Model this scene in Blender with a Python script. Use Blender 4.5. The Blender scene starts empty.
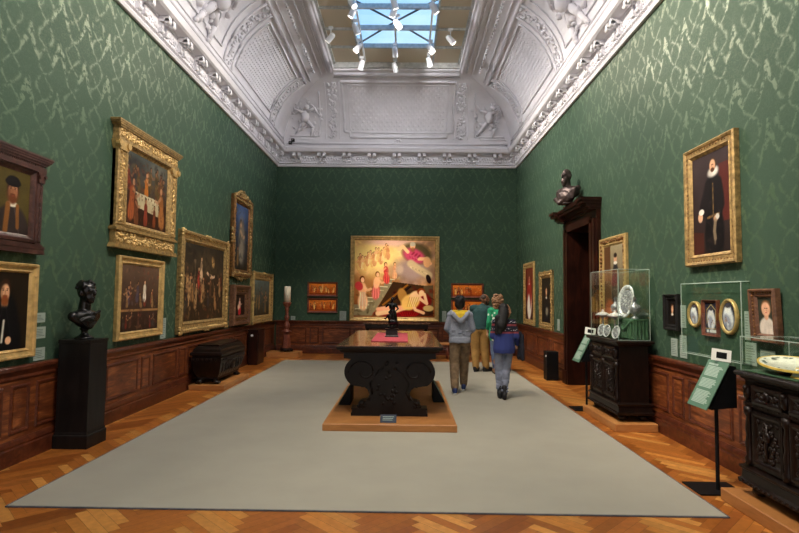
import bpy, math, random
import numpy as np
from mathutils import Vector, Matrix, Euler
random.seed(7)
rng = np.random.default_rng(11)
scene = bpy.context.scene
COL = scene.collection
PI = math.pi

# ------------------------------------------------------------------ camera, sky, lights, exposure
cd = bpy.data.cameras.new('camera'); cam = bpy.data.objects.new('camera', cd); COL.objects.link(cam)
cd.sensor_width = 36.0; cd.lens = 24.015; cd.clip_start = 0.05; cd.clip_end = 200
cam.matrix_world = (Matrix.Translation((0, 0, 1.65)) @ Matrix.Rotation(math.radians(0.62), 4, 'Z')
                    @ Matrix.Rotation(math.radians(90 + 3.27), 4, 'X') @ Matrix.Rotation(math.radians(0.62), 4, 'Z'))
scene.camera = cam
scene.view_settings.view_transform = 'Standard'
scene.view_settings.look = 'None'
scene.view_settings.gamma = 1.0
scene.view_settings.exposure = 0.56
scene.view_settings.use_curve_mapping = False

world = bpy.data.worlds.new('sky'); scene.world = world; world.use_nodes = True
wn = world.node_tree; wn.nodes.clear()
_o = wn.nodes.new('ShaderNodeOutputWorld'); _b = wn.nodes.new('ShaderNodeBackground')
_t = wn.nodes.new('ShaderNodeTexCoord'); _n = wn.nodes.new('ShaderNodeTexNoise'); _r = wn.nodes.new('ShaderNodeValToRGB')
_n.inputs['Scale'].default_value = 3.5; _n.inputs['Detail'].default_value = 5
_r.color_ramp.elements[0].position = 0.42; _r.color_ramp.elements[0].color = (0.13, 0.40, 0.85, 1)
_r.color_ramp.elements[1].position = 0.75; _r.color_ramp.elements[1].color = (0.55, 0.80, 1.0, 1)
wn.links.new(_t.outputs['Generated'], _n.inputs['Vector']); wn.links.new(_n.outputs['Fac'], _r.inputs['Fac'])
wn.links.new(_r.outputs['Color'], _b.inputs['Color']); _b.inputs['Strength'].default_value = 1.0
wn.links.new(_b.outputs[0], _o.inputs[0])

def area_light(name, loc, rot, sx, sy, energy, color=(1, 1, 1), portal=False):
    l = bpy.data.lights.new(name, 'AREA'); l.shape = 'RECTANGLE'; l.size = sx; l.size_y = sy
    l.energy = energy; l.color = color
    o = bpy.data.objects.new(name, l); COL.objects.link(o); o.location = loc; o.rotation_euler = rot
    if portal: l.cycles.is_portal = True
    return o

def spot_light(name, loc, target, energy, angle=50, blend=0.8, color=(1.0, 0.87, 0.70), radius=0.06):
    l = bpy.data.lights.new(name, 'SPOT'); l.energy = energy; l.color = color
    l.spot_size = math.radians(angle); l.spot_blend = blend; l.shadow_soft_size = radius
    o = bpy.data.objects.new(name, l); COL.objects.link(o); o.location = loc
    d = Vector(target) - Vector(loc)
    o.rotation_euler = d.to_track_quat('-Z', 'Y').to_euler()
    return o

CXR = -0.28                      # middle of the room in x
XL, XR, YB, YF = -3.79, 3.235, 15.47, -2.2
# soft fill light added behind the camera; no opening stands there
area_light('rear_fill_light', (CXR, -1.9, 2.6), (math.radians(90), 0, 0), 5.0, 4.0, 45, (1.0, 0.95, 0.90))
# spots added without fixtures to brighten the coves and the cornice
for ly in (1.0, 3.5, 6.0, 8.5, 10.8, 12.6):
    for sx in (-1, 1):
        spot_light('added_spot', (CXR + sx * 0.85, ly, 7.33), (CXR - sx * 3.4, ly + 0.6, 5.80), 165, 74, 0.9, (1.0, 0.96, 0.95), 0.12)
for lx in (-1.4, 0.8):
    spot_light('added_spot', (lx, 11.6, 7.33), (lx, 15.1, 5.95), 95, 85, 0.9, (1.0, 0.96, 0.95), 0.12)
# further spots added at track height without fixtures, some within the view
for (lx, ly, tx, ty, tz, e, an) in (
    # washing the right wall
    (-1.2, 1.5, 3.2, 3.2, 4.3, 760, 70), (-1.2, 4.0, 3.2, 5.2, 4.2, 780, 70), (-1.2, 6.5, 3.2, 7.8, 4.1, 700, 70), (-1.2, 9.0, 3.2, 10.4, 3.8, 800, 70), (-1.2, 11.0, 3.2, 12.8, 3.4, 800, 70),
    # washing the left wall
    (0.6, 2.2, -3.8, 3.8, 4.5, 480, 70), (0.6, 4.6, -3.8, 5.8, 4.4, 460, 70), (0.6, 7.2, -3.8, 8.2, 4.2, 380, 70), (0.6, 9.4, -3.8, 10.8, 3.4, 300, 70),
    # from the far end back along both walls (the sheen on the silk)
    (0.5, 12.3, 3.2, 6.0, 4.3, 420, 64), (0.5, 9.8, 3.2, 4.4, 4.4, 330, 60), (-1.1, 12.3, -3.8, 6.4, 4.3, 250, 64), (-1.1, 9.8, -3.8, 4.6, 4.4, 210, 60),
    # floor and carpet
    (-0.3, 2.0, 0.6, 4.4, 0.0, 420, 70), (-0.3, 4.0, 1.6, 5.8, 0.0, 480, 66), (-0.3, 4.0, -2.4, 5.6, 0.0, 300, 60), (-0.3, 6.5, 2.0, 8.2, 0, 480, 60), (-0.3, 7.5, -2.6, 9.5, 0, 300, 60), (-0.3, 9.0, 1.6, 11.6, 0.8, 620, 50), (-0.3, 9.5, -2.0, 12.5, 0, 320, 60),
    (0.4, 10.5, -3.3, 14.4, 1.0, 420, 26), (0.3, 7.5, -3.4, 10.0, 0.5, 220, 26), (0.0, 10.5, 0.6, 15.4, 0.5, 300, 46),
    # accents on the pictures and the bronze
    (-0.3, 11.2, -0.3, 15.4, 2.1, 1300, 23), (-0.6, 11.4, -2.35, 15.4, 1.6, 330, 14), (0.0, 11.4, 1.77, 15.4, 1.6, 270, 14),
    (0.6, 7.4, -3.7, 7.6, 3.0, 260, 24), (0.6, 9.2, -3.7, 9.97, 1.9, 170, 28), (0.6, 5.2, -3.7, 4.9, 2.0, 200, 26), (-0.9, 5.4, 3.1, 5.5, 2.5, 200, 22), (-0.3, 7.4, -0.2, 8.3, 1.1, 330, 14), (-0.9, 7.0, 3.0, 7.4, 1.4, 160, 20), (-0.9, 5.0, 3.1, 5.3, 1.5, 170, 22),
):
    spot_light('added_spot', (lx, ly, 7.35), (tx, ty, tz), e, an, 1.0)

# ------------------------------------------------------------------ colours and materials
def lin(v):
    v = v / 255.0
    return v / 12.92 if v <= 0.04045 else ((v + 0.055) / 1.055) ** 2.4
def rgb(r, g, b): return (lin(r), lin(g), lin(b), 1.0)

MATS = {}
def new_mat(name):
    m = bpy.data.materials.new(name); m.use_nodes = True
    nt = m.node_tree; bs = nt.nodes['Principled BSDF']
    MATS[name] = m
    return m, nt, bs

def nd(nt, typ, **kw):
    n = nt.nodes.new(typ)
    for k, v in kw.items():
        if k in n.inputs.keys(): n.inputs[k].default_value = v
        else: setattr(n, k, v)
    return n

def ramp(nt, stops, interp='LINEAR'):
    r = nt.nodes.new('ShaderNodeValToRGB'); r.color_ramp.interpolation = interp
    e = r.color_ramp.elements
    while len(e) < len(stops): e.new(0.5)
    for k, (p, c) in enumerate(stops): e[k].position = p; e[k].color = c
    return r

def plain(name, col, rough=0.6, metal=0.0, var=0.12, scale=14.0, bump=0.0, bscale=60.0, stretch=(1, 1, 1), spec=0.5):
    """colour broken up by noise, optional fine bump"""
    m, nt, bs = new_mat(name)
    tc = nd(nt, 'ShaderNodeTexCoord'); mp = nd(nt, 'ShaderNodeMapping'); mp.inputs['Scale'].default_value = stretch
    nt.links.new(tc.outputs['Object'], mp.inputs['Vector'])
    nz = nd(nt, 'ShaderNodeTexNoise', Scale=scale, Detail=5.0)
    nt.links.new(mp.outputs[0], nz.inputs['Vector'])
    d = tuple(max(0, x * (1 - var * 2)) for x in col[:3]) + (1,)
    l = tuple(min(1, x * (1 + var * 2)) for x in col[:3]) + (1,)
    r = ramp(nt, [(0.28, d), (0.72, l)])
    nt.links.new(nz.outputs['Fac'], r.inputs['Fac']); nt.links.new(r.outputs['Color'], bs.inputs['Base Color'])
    bs.inputs['Roughness'].default_value = rough; bs.inputs['Metallic'].default_value = metal
    bs.inputs['Specular IOR Level'].default_value = spec
    if bump:
        n2 = nd(nt, 'ShaderNodeTexNoise', Scale=bscale, Detail=3.0)
        nt.links.new(mp.outputs[0], n2.inputs['Vector'])
        b = nd(nt, 'ShaderNodeBump', Strength=bump, Distance=0.01)
        nt.links.new(n2.outputs['Fac'], b.inputs['Height']); nt.links.new(b.outputs[0], bs.inputs['Normal'])
    return m

def wood(name, dark, mid, light, rough=0.4, scale=1.0, stretch=(1, 1, 12), coat=0.0, bump=0.05):
    m, nt, bs = new_mat(name)
    tc = nd(nt, 'ShaderNodeTexCoord'); mp = nd(nt, 'ShaderNodeMapping'); mp.inputs['Scale'].default_value = stretch
    nt.links.new(tc.outputs['Object'], mp.inputs['Vector'])
    n1 = nd(nt, 'ShaderNodeTexNoise', Scale=2.2 * scale, Detail=8.0, Roughness=0.65, Distortion=0.8)
    nt.links.new(mp.outputs[0], n1.inputs['Vector'])
    n2 = nd(nt, 'ShaderNodeTexNoise', Scale=1.6, Detail=2.0)
    nt.links.new(tc.outputs['Object'], n2.inputs['Vector'])
    mx = nd(nt, 'ShaderNodeMath', operation='MULTIPLY_ADD'); mx.inputs[1].default_value = 0.7; 
    a2 = nd(nt, 'ShaderNodeMath', operation='MULTIPLY'); a2.inputs[1].default_value = 0.3
    nt.links.new(n2.outputs['Fac'], a2.inputs[0]); nt.links.new(n1.outputs['Fac'], mx.inputs[0]); nt.links.new(a2.outputs[0], mx.inputs[2])
    r = ramp(nt, [(0.3, dark), (0.5, mid), (0.7, light)])
    nt.links.new(mx.outputs[0], r.inputs['Fac']); nt.links.new(r.outputs['Color'], bs.inputs['Base Color'])
    bs.inputs['Roughness'].default_value = rough
    bs.inputs['Coat Weight'].default_value = coat
    if name.startswith(('dark_w', 'carved_d', 'blackened', 'ebony', 'dark_m')): bs.inputs['Specular IOR Level'].default_value = 0.25
    if bump:
        b = nd(nt, 'ShaderNodeBump', Strength=bump, Distance=0.01)
        nt.links.new(n1.outputs['Fac'], b.inputs['Height']); nt.links.new(b.outputs[0], bs.inputs['Normal'])
    return m

def attr_mat(name, rough=0.5, attr='Col', grain=0.0, grain_stretch=(1, 1, 1), spec=0.5):
    m, nt, bs = new_mat(name)
    a = nd(nt, 'ShaderNodeAttribute', attribute_name=attr)
    out = a.outputs['Color']
    if grain:
        tc = nd(nt, 'ShaderNodeTexCoord'); mp = nd(nt, 'ShaderNodeMapping'); mp.inputs['Scale'].default_value = grain_stretch
        nt.links.new(tc.outputs['Object'], mp.inputs['Vector'])
        nz = nd(nt, 'ShaderNodeTexNoise', Scale=30.0, Detail=4.0); nt.links.new(mp.outputs[0], nz.inputs['Vector'])
        r = ramp(nt, [(0.3, (1 - grain,) * 3 + (1,)), (0.7, (1, 1, 1, 1))]); nt.links.new(nz.outputs['Fac'], r.inputs['Fac'])
        mx = nd(nt, 'ShaderNodeMixRGB', blend_type='MULTIPLY'); mx.inputs[0].default_value = 1
        nt.links.new(out, mx.inputs[1]); nt.links.new(r.outputs[0], mx.inputs[2]); out = mx.outputs[0]
    nt.links.new(out, bs.inputs['Base Color']); bs.inputs['Roughness'].default_value = rough
    bs.inputs['Specular IOR Level'].default_value = spec
    return m

def damask(name, axis, gain=0.42):
    """green woven damask: broken ogee vines and leaf marks, half-drop repeat; lighter silk threads are glossier"""
    m, nt, bs = new_mat(name)
    L = nt.links.new
    tc = nd(nt, 'ShaderNodeTexCoord'); sp = nd(nt, 'ShaderNodeSeparateXYZ'); L(tc.outputs['Object'], sp.inputs[0])
    def M(op, a, b=None, c=None, clamp=False):
        n = nd(nt, 'ShaderNodeMath', operation=op); n.use_clamp = clamp
        for k, x in enumerate((a, b, c)):
            if x is None: continue
            if isinstance(x, (int, float)): n.inputs[k].default_value = x
            else: L(x, n.inputs[k])
        return n.outputs[0]
    cb = nd(nt, 'ShaderNodeCombineXYZ'); L(sp.outputs[axis], cb.inputs[0]); L(sp.outputs['Z'], cb.inputs[1])
    nz = nd(nt, 'ShaderNodeTexNoise', Scale=5.0, Detail=2.0); L(cb.outputs[0], nz.inputs['Vector'])
    ns = nd(nt, 'ShaderNodeSeparateXYZ'); L(nz.outputs['Color'], ns.inputs[0])
    u = M('MULTIPLY_ADD', M('SUBTRACT', ns.outputs[0], 0.5), 0.12, sp.outputs[axis])
    v = M('MULTIPLY_ADD', M('SUBTRACT', ns.outputs[1], 0.5), 0.12, sp.outputs['Z'])
    u = M('MULTIPLY', u, 1 / 0.46); v = M('MULTIPLY', v, 1 / 0.56)
    def line(sign, off, width):
        w = M('MULTIPLY', M('SINE', M('MULTIPLY', v, 2 * PI)), 0.25 * sign)
        s = M('ABSOLUTE', M('SINE', M('MULTIPLY', M('ADD', M('ADD', u, w), off), PI)))
        return M('SUBTRACT', 1.0, M('DIVIDE', s, width), clamp=True)
    vines = M('MAXIMUM', line(1, 0.25, 0.27), line(-1, 0.25, 0.27))
    # leafy flower at each cell centre
    fu = M('ABSOLUTE', M('SUBTRACT', M('FRACT', M('ADD', u, 0.25)), 0.5))
    fv = M('SUBTRACT', M('FRACT', v), 0.5)
    lam = M('ABSOLUTE', M('SUBTRACT', M('ADD', fu, M('MULTIPLY', fv, 0.55)), 0.10))
    leaf = M('SUBTRACT', 1.0, M('DIVIDE', lam, M('MULTIPLY_ADD', fv, 0.16, 0.095)), clamp=True)
    band = M('LESS_THAN', M('ABSOLUTE', fv), 0.34)
    leaf = M('MULTIPLY', leaf, band)
    pat = M('MAXIMUM', M('MULTIPLY', vines, 0.38), leaf)
    n2 = nd(nt, 'ShaderNodeTexNoise', Scale=15.0, Detail=3.0, Roughness=0.6); L(cb.outputs[0], n2.inputs['Vector'])
    scr = M('MULTIPLY', M('SUBTRACT', 1.0, M('DIVIDE', M('ABSOLUTE', M('SUBTRACT', n2.outputs['Fac'], 0.5)), 0.035), clamp=True), 0.16)
    brk = M('MULTIPLY', M('SUBTRACT', n2.outputs['Fac'], 0.40), 7.0, clamp=True)
    pat = M('MULTIPLY', M('MULTIPLY', pat, 2.2, clamp=True), brk, clamp=True)
    pat = M('MAXIMUM', pat, scr)
    n3 = nd(nt, 'ShaderNodeTexNoise', Scale=60.0, Detail=2.0); L(cb.outputs[0], n3.inputs['Vector'])
    fine = M('MULTIPLY_ADD', n3.outputs['Fac'], 0.3, 0.85)
    mix = nd(nt, 'ShaderNodeMixRGB'); L(pat, mix.inputs[0])
    mix.inputs[1].default_value = DAM_GROUND; mix.inputs[2].default_value = DAM_MOTIF
    mul = nd(nt, 'ShaderNodeMixRGB', blend_type='MULTIPLY'); mul.inputs[0].default_value = 1
    L(mix.outputs[0], mul.inputs[1]); L(fine, mul.inputs[2]); L(mul.outputs[0], bs.inputs['Base Color'])
    L(M('MULTIPLY_ADD', pat, -0.24, 0.60), bs.inputs['Roughness'])
    L(M('MULTIPLY_ADD', pat, gain, 0.18), bs.inputs['Specular IOR Level'])
    bs.inputs['Specular Tint'].default_value = (0.80, 1.0, 0.66, 1)
    b = nd(nt, 'ShaderNodeBump', Strength=0.25, Distance=0.003); L(pat, b.inputs['Height']); L(b.outputs[0], bs.inputs['Normal'])
    return m

DAM_GROUND = rgb(55, 76, 63)
DAM_MOTIF = rgb(66, 88, 68)
M_DAM_Y = damask('green_damask_side', 'Y'); M_DAM_X = damask('green_damask_back', 'X', 0.15)
M_PLASTER = plain('white_plaster', rgb(218, 217, 223), 0.75, var=0.03, scale=3, bump=0.12, bscale=40, spec=0.15)
M_PANEL = wood('mahogany_panelling', rgb(40, 18, 10), rgb(102, 52, 27), rgb(172, 104, 56), 0.33, 1.3, (1.2, 7, 1.2))
M_RAIL = wood('mahogany_rail', rgb(44, 19, 12), rgb(80, 38, 23), rgb(116, 62, 38), 0.3, 1.0, (6, 6, 6))
M_DARK = wood('dark_walnut', rgb(11, 6, 5), rgb(22, 13, 10), rgb(40, 24, 18), 0.34, 1.5, (6, 2, 2))
M_DARK2 = wood('carved_dark_walnut', rgb(12, 7, 6), rgb(25, 15, 12), rgb(44, 27, 20), 0.3, 4, (2, 2, 2))
M_EBON = wood('blackened_walnut', rgb(9, 6, 5), rgb(17, 11, 9), rgb(30, 20, 15), 0.36, 1.5, (6, 2, 2), bump=0.03)
M_DOORW = wood('dark_mahogany', rgb(20, 8, 5), rgb(38, 16, 10), rgb(66, 31, 19), 0.35, 1.0, (5, 5, 1))
M_TABLE = wood('polished_walnut', rgb(52, 32, 20), rgb(92, 62, 40), rgb(140, 102, 70), 0.22, 1.2, (6, 1, 2), coat=0.4)
M_PLINTH = wood('light_oak', rgb(150, 98, 50), rgb(176, 118, 64), rgb(194, 138, 80), 0.45, 1.0, (1, 1, 4))
M_BLACK = plain('black_paint', rgb(13, 14, 16), 0.5, var=0.15, spec=0.2)
M_BLACKW = wood('ebony_wood', rgb(14, 13, 14), rgb(24, 22, 22), rgb(36, 33, 32), 0.4, 1, (5, 5, 1))
M_GOLD = plain('carved_gilding', rgb(160, 132, 84), 0.45, 0.5, 0.28, 22, 0.5, 70)
M_GOLDB = plain('bright_gilding', rgb(196, 164, 106), 0.42, 0.45, 0.16, 14, 0.25, 60)
M_GOLDD = plain('dark_gilding', rgb(124, 86, 46), 0.45, 0.45, 0.35, 22, 0.6, 60)
M_FRAMEB = wood('purple_brown_frame', rgb(34, 20, 18), rgb(62, 38, 34), rgb(98, 66, 58), 0.35, 3, (2, 2, 2))
M_REDW = wood('red_frame_wood', rgb(72, 34, 24), rgb(116, 62, 46), rgb(158, 98, 76), 0.4, 3, (2, 2, 2))
M_CHILDF = wood('brown_carved_frame', rgb(62, 36, 26), rgb(104, 70, 50), rgb(142, 104, 76), 0.4, 4, (2, 2, 2))
M_BRONZE = plain('black_bronze', rgb(14, 12, 13), 0.25, 0.2, 0.3, 9)
M_BRONZEB = plain('brown_bronze', rgb(74, 62, 60), 0.38, 0.5, 0.3, 9)
M_CARPET = plain('grey_carpet', rgb(168, 164, 150), 0.95, var=0.02, scale=2, bump=0.3, bscale=350, spec=0.1)
M_CARPEDGE = plain('carpet_binding', rgb(96, 98, 104), 0.9)
M_SILVER = plain('grey_enamel', rgb(150, 150, 156), 0.3, 0.35, 0.3, 25)
M_SILVERW = plain('pale_enamel', rgb(206, 206, 208), 0.3, 0.1, 0.25, 40)
M_LABEL = plain('acrylic_label', rgb(150, 164, 156), 0.4, var=0.04)
M_TEXT = plain('label_text', rgb(104, 118, 112), 0.6)
M_SIGN = plain('sage_sign_face', rgb(86, 122, 102), 0.5, var=0.03)
M_SIGNT = plain('sign_text', rgb(168, 190, 178), 0.5, var=0.03)
M_CARD = plain('white_card', rgb(236, 236, 230), 0.6, var=0.02)
M_WHITE = plain('white_lacquer', rgb(236, 238, 240), 0.4, var=0.02)
M_WAX = plain('candle_wax', rgb(236, 226, 205), 0.5, var=0.03)
M_RED = plain('crimson_velvet', rgb(190, 74, 84), 0.85, var=0.1, scale=30)
M_REDE = plain('crimson_edge', rgb(120, 24, 30), 0.8)
M_GREENV = plain('green_velvet', rgb(52, 84, 58), 0.85, var=0.15, scale=20)
M_STEEL = plain('grey_metal', rgb(120, 120, 118), 0.45, 0.3)
M_MULLION = plain('pale_mullion', rgb(186, 188, 186), 0.5)
M_BRACE = plain('roof_brace_steel', rgb(96, 92, 90), 0.5)
M_CANVAS = attr_mat('painted_canvas', 0.5, spec=0.12)
M_INLAY = attr_mat('inlaid_panel', 0.35)
M_FLOOR = attr_mat('parquet', 0.32, grain=0.25, grain_stretch=(0.6, 0.6, 1))
M_SKIN_L = plain('fair_skin', rgb(214, 168, 140), 0.5, var=0.05)
M_SKIN_D = plain('brown_skin', rgb(128, 84, 60), 0.5, var=0.05)
M_SKIN_T = plain('tan_skin', rgb(188, 138, 106), 0.5, var=0.05)
M_HAIRB = plain('black_hair', rgb(15, 13, 14), 0.65, var=0.2, scale=40, bump=0.5, bscale=90)
M_HAIRC = plain('curly_brown_hair', rgb(140, 104, 74), 0.6, var=0.35, scale=40, bump=0.8, bscale=60)
M_HOODIE = plain('heather_grey_fleece', rgb(150, 156, 170), 0.9, var=0.06, scale=40, bump=0.1)
M_YELLOW = plain('yellow_lining', rgb(228, 190, 44), 0.85, var=0.06)
M_KHAKI = plain('khaki_cotton', rgb(176, 134, 74), 0.9, var=0.08, bump=0.15, bscale=18)
M_KHAKID = plain('brown_khaki_cotton', rgb(128, 106, 80), 0.9, var=0.2, bump=0.15, bscale=18)
M_TEAL = plain('dark_teal_knit', rgb(38, 70, 72), 0.9, var=0.08, scale=30)
M_JEANS = plain('grey_denim', rgb(122, 128, 146), 0.9, var=0.12, scale=12, bump=0.15, bscale=18)
M_JEANSB = plain('blue_denim', rgb(88, 102, 132), 0.9, var=0.1, scale=12)
M_SHOEK = plain('black_shoe', rgb(24, 24, 30), 0.6)
M_SHOEB = plain('blue_shoe', rgb(36, 54, 104), 0.6, var=0.25, scale=20)
M_SOLE = plain('white_sole', rgb(220, 222, 224), 0.6)
M_BOOT = plain('tan_boot', rgb(150, 108, 70), 0.7)
M_NAVY = plain('navy_jacket', rgb(24, 26, 40), 0.8)

def glass(name, tint=(0.97, 1, 0.98, 1), refl=0.06, body=0.0, bodycol=(0.8, 0.85, 0.82, 1)):
    m = bpy.data.materials.new(name); m.use_nodes = True; nt = m.node_tree; nt.nodes.clear()
    o = nd(nt, 'ShaderNodeOutputMaterial'); t = nd(nt, 'ShaderNodeBsdfTransparent'); t.inputs[0].default_value = tint
    g = nd(nt, 'ShaderNodeBsdfGlossy'); g.inputs['Roughness'].default_value = 0.03
    lw = nd(nt, 'ShaderNodeLayerWeight'); lw.inputs[0].default_value = 0.5
    pw = nd(nt, 'ShaderNodeMath', operation='POWER'); pw.inputs[1].default_value = 5.0; nt.links.new(lw.outputs['Facing'], pw.inputs[0])
    ma = nd(nt, 'ShaderNodeMath', operation='MULTIPLY_ADD'); ma.inputs[1].default_value = 0.7; ma.inputs[2].default_value = refl * 0.4
    nt.links.new(pw.outputs[0], ma.inputs[0])
    mx = nd(nt, 'ShaderNodeMixShader'); nt.links.new(ma.outputs[0], mx.inputs[0])
    nt.links.new(t.outputs[0], mx.inputs[1]); nt.links.new(g.outputs[0], mx.inputs[2])
    last = mx.outputs[0]
    if body:
        d = nd(nt, 'ShaderNodeBsdfDiffuse'); d.inputs[0].default_value = bodycol
        m2 = nd(nt, 'ShaderNodeMixShader'); m2.inputs[0].default_value = body
        nt.links.new(last, m2.inputs[1]); nt.links.new(d.outputs[0], m2.inputs[2]); last = m2.outputs[0]
    nt.links.new(last, o.inputs[0])
    return m
M_GLASS = glass('case_glass')
M_GLASSE = glass('case_glass_edge', (0.9, 1, 0.95, 1), body=0.45, bodycol=(0.75, 0.85, 0.8, 1))
M_SKYGLASS = glass('skylight_clear_glass', (0.98, 0.99, 1, 1))
def frosted():
    m = bpy.data.materials.new('skylight_frosted_glass'); m.use_nodes = True; nt = m.node_tree; nt.nodes.clear()
    o = nd(nt, 'ShaderNodeOutputMaterial'); t = nd(nt, 'ShaderNodeBsdfTranslucent'); t.inputs[0].default_value = rgb(236, 190, 150)
    d = nd(nt, 'ShaderNodeBsdfDiffuse'); d.inputs[0].default_value = rgb(214, 212, 196)
    mx = nd(nt, 'ShaderNodeMixShader'); mx.inputs[0].default_value = 0.6
    nt.links.new(t.outputs[0], mx.inputs[1]); nt.links.new(d.outputs[0], mx.inputs[2]); nt.links.new(mx.outputs[0], o.inputs[0])
    return m
M_FROST = frosted()
def emit(name, col, s):
    m = bpy.data.materials.new(name); m.use_nodes = True; nt = m.node_tree; nt.nodes.clear()
    o = nd(nt, 'ShaderNodeOutputMaterial'); e = nd(nt, 'ShaderNodeEmission'); e.inputs[0].default_value = col; e.inputs[1].default_value = s
    nt.links.new(e.outputs[0], o.inputs[0]); return m
M_LAMP = emit('lamp_lens', (1, 0.93, 0.82, 1), 4.0)

# ------------------------------------------------------------------ mesh builder
_ico = {}
def ico(n):
    if n not in _ico:
        import bmesh
        bm = bmesh.new(); bmesh.ops.create_icosphere(bm, subdivisions=n, radius=1.0)
        bm.verts.ensure_lookup_table()
        _ico[n] = (np.array([v.co[:] for v in bm.verts]), [tuple(v.index for v in f.verts) for f in bm.faces]); bm.free()
    return _ico[n]

def rot_to(d):
    d = np.array(d, float); d /= max(1e-9, np.linalg.norm(d))
    a = np.array([0, 0, 1.0]) if abs(d[2]) < 0.9 else np.array([1.0, 0, 0])
    x = np.cross(a, d); x /= np.linalg.norm(x); y = np.cross(d, x)
    return np.stack([x, y, d], 1)

class MB:
    def __init__(s): s.v = []; s.f = []; s.n = 0
    def add(s, vs, fs):
        vs = [tuple(map(float, p)) for p in vs]
        k = s.n; s.v += vs; s.n += len(vs); s.f += [tuple(i + k for i in f) for f in fs]
        return s
    def box(s, x0, x1, y0, y1, z0, z1):
        v = [(x, y, z) for z in (z0, z1) for y in (y0, y1) for x in (x0, x1)]
        return s.add(v, [(0, 2, 3, 1), (4, 5, 7, 6), (0, 1, 5, 4), (2, 6, 7, 3), (0, 4, 6, 2), (1, 3, 7, 5)])
    def cbox(s, c, d, rz=0.0, rx=0.0, ry=0.0):
        R = np.array(Euler((rx, ry, rz)).to_matrix())
        v = [R @ np.array((x * d[0] / 2, y * d[1] / 2, z * d[2] / 2)) + np.array(c) for z in (-1, 1) for y in (-1, 1) for x in (-1, 1)]
        return s.add(v, [(0, 2, 3, 1), (4, 5, 7, 6), (0, 1, 5, 4), (2, 6, 7, 3), (0, 4, 6, 2), (1, 3, 7, 5)])
    def bevbox(s, x0, x1, y0, y1, z0, z1, b=0.01):
        """box with chamfered vertical and horizontal edges"""
        P = []
        for z, i in ((z0, b), (z0 + b, 0), (z1 - b, 0), (z1, b)):
            P.append([(x0 + b + i * 0, y0 + i, z), (x1 - b, y0 + i, z), (x1 - i, y0 + b, z), (x1 - i, y1 - b, z), (x1 - b, y1 - i, z), (x0 + b, y1 - i, z), (x0 + i, y1 - b, z), (x0 + i, y0 + b, z)])
        return s.rings(P, True, True)
    def rings(s, rings, cap0=False, cap1=False, closed=True):
        n = len(rings[0]); v = [p for r in rings for p in r]; f = []
        for k in range(len(rings) - 1):
            for i in range(n if closed else n - 1):
                j = (i + 1) % n
                f.append((k * n + i, k * n + j, (k + 1) * n + j, (k + 1) * n + i))
        if cap0: f.append(tuple(range(n - 1, -1, -1)))
        if cap1: f.append(tuple((len(rings) - 1) * n + i for i in range(n)))
        return s.add(v, f)
    def cyl(s, p, q, r1, r2=None, n=12):
        r2 = r1 if r2 is None else r2
        p = np.array(p, float); q = np.array(q, float); R = rot_to(q - p)
        c = [(math.cos(2 * PI * i / n), math.sin(2 * PI * i / n), 0) for i in range(n)]
        return s.rings([[R @ (np.array(a) * r1) + p for a in c], [R @ (np.array(a) * r2) + q for a in c]], True, True)
    def lathe(s, prof, c=(0, 0, 0), n=20, sx=1, sy=1):
        return s.rings([[(c[0] + r * sx * math.cos(2 * PI * i / n), c[1] + r * sy * math.sin(2 * PI * i / n), c[2] + z) for i in range(n)] for r, z in prof], True, True)
    def tube(s, pts, r, n=8):
        pts = [np.array(p, float) for p in pts]; rs = r if isinstance(r, (list, tuple)) else [r] * len(pts)
        rg = []
        for k, p in enumerate(pts):
            d = pts[min(k + 1, len(pts) - 1)] - pts[max(k - 1, 0)]; R = rot_to(d)
            rg.append([R @ np.array((math.cos(2 * PI * i / n) * rs[k], math.sin(2 * PI * i / n) * rs[k], 0)) + p for i in range(n)])
        return s.rings(rg, True, True)
    def ell(s, c, r, rot=(0, 0, 0), sub=2):
        V, Fc = ico(sub); r = (r,) * 3 if isinstance(r, (int, float)) else r
        R = np.array(Euler(rot).to_matrix())
        return s.add((V * np.array(r)) @ R.T + np.array(c), Fc)
    def prism(s, poly, axis, a, b):
        """polygon extruded along axis between a and b; poly gives the other two coordinates in order"""
        n = len(poly); v = []
        for t in (a, b):
            for (p, q) in poly:
                v.append({'x': (t, p, q), 'y': (p, t, q), 'z': (p, q, t)}[axis])
        f = [tuple(range(n - 1, -1, -1)), tuple(range(n, 2 * n))] + [(i, (i + 1) % n, n + (i + 1) % n, n + i) for i in range(n)]
        return s.add(v, f)
    def frame(s, w, h, prof, z0=0.0, x0=0.0):
        """mitred moulding round a w x h rectangle (x centred on x0, y from z0 up); prof = [(inset from outer edge, height)]"""
        rg = []
        for d, t in prof:
            rg.append([(x0 - w / 2 + d, z0 + d, t), (x0 + w / 2 - d, z0 + d, t), (x0 + w / 2 - d, z0 + h - d, t), (x0 - w / 2 + d, z0 + h - d, t)])
        return s.rings(rg)
    def oval(s, rx, ry, prof, c=(0, 0), n=32, cap=True):
        return s.rings([[(c[0] + (rx - d) * math.cos(2 * PI * i / n), c[1] + (ry - d) * math.sin(2 * PI * i / n), t) for i in range(n)] for d, t in prof], False, cap)
    def build(s, name, mat, parent=None, smooth=False):
        me = bpy.data.meshes.new(name); me.from_pydata(s.v, [], s.f); me.update()
        import bmesh
        bm = bmesh.new(); bm.from_mesh(me); bmesh.ops.recalc_face_normals(bm, faces=bm.faces); bm.to_mesh(me); bm.free()
        if smooth: me.polygons.foreach_set('use_smooth', [True] * len(me.polygons))
        me.materials.append(mat)
        o = bpy.data.objects.new(name, me); COL.objects.link(o)
        if parent: o.parent = parent
        return o

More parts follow.
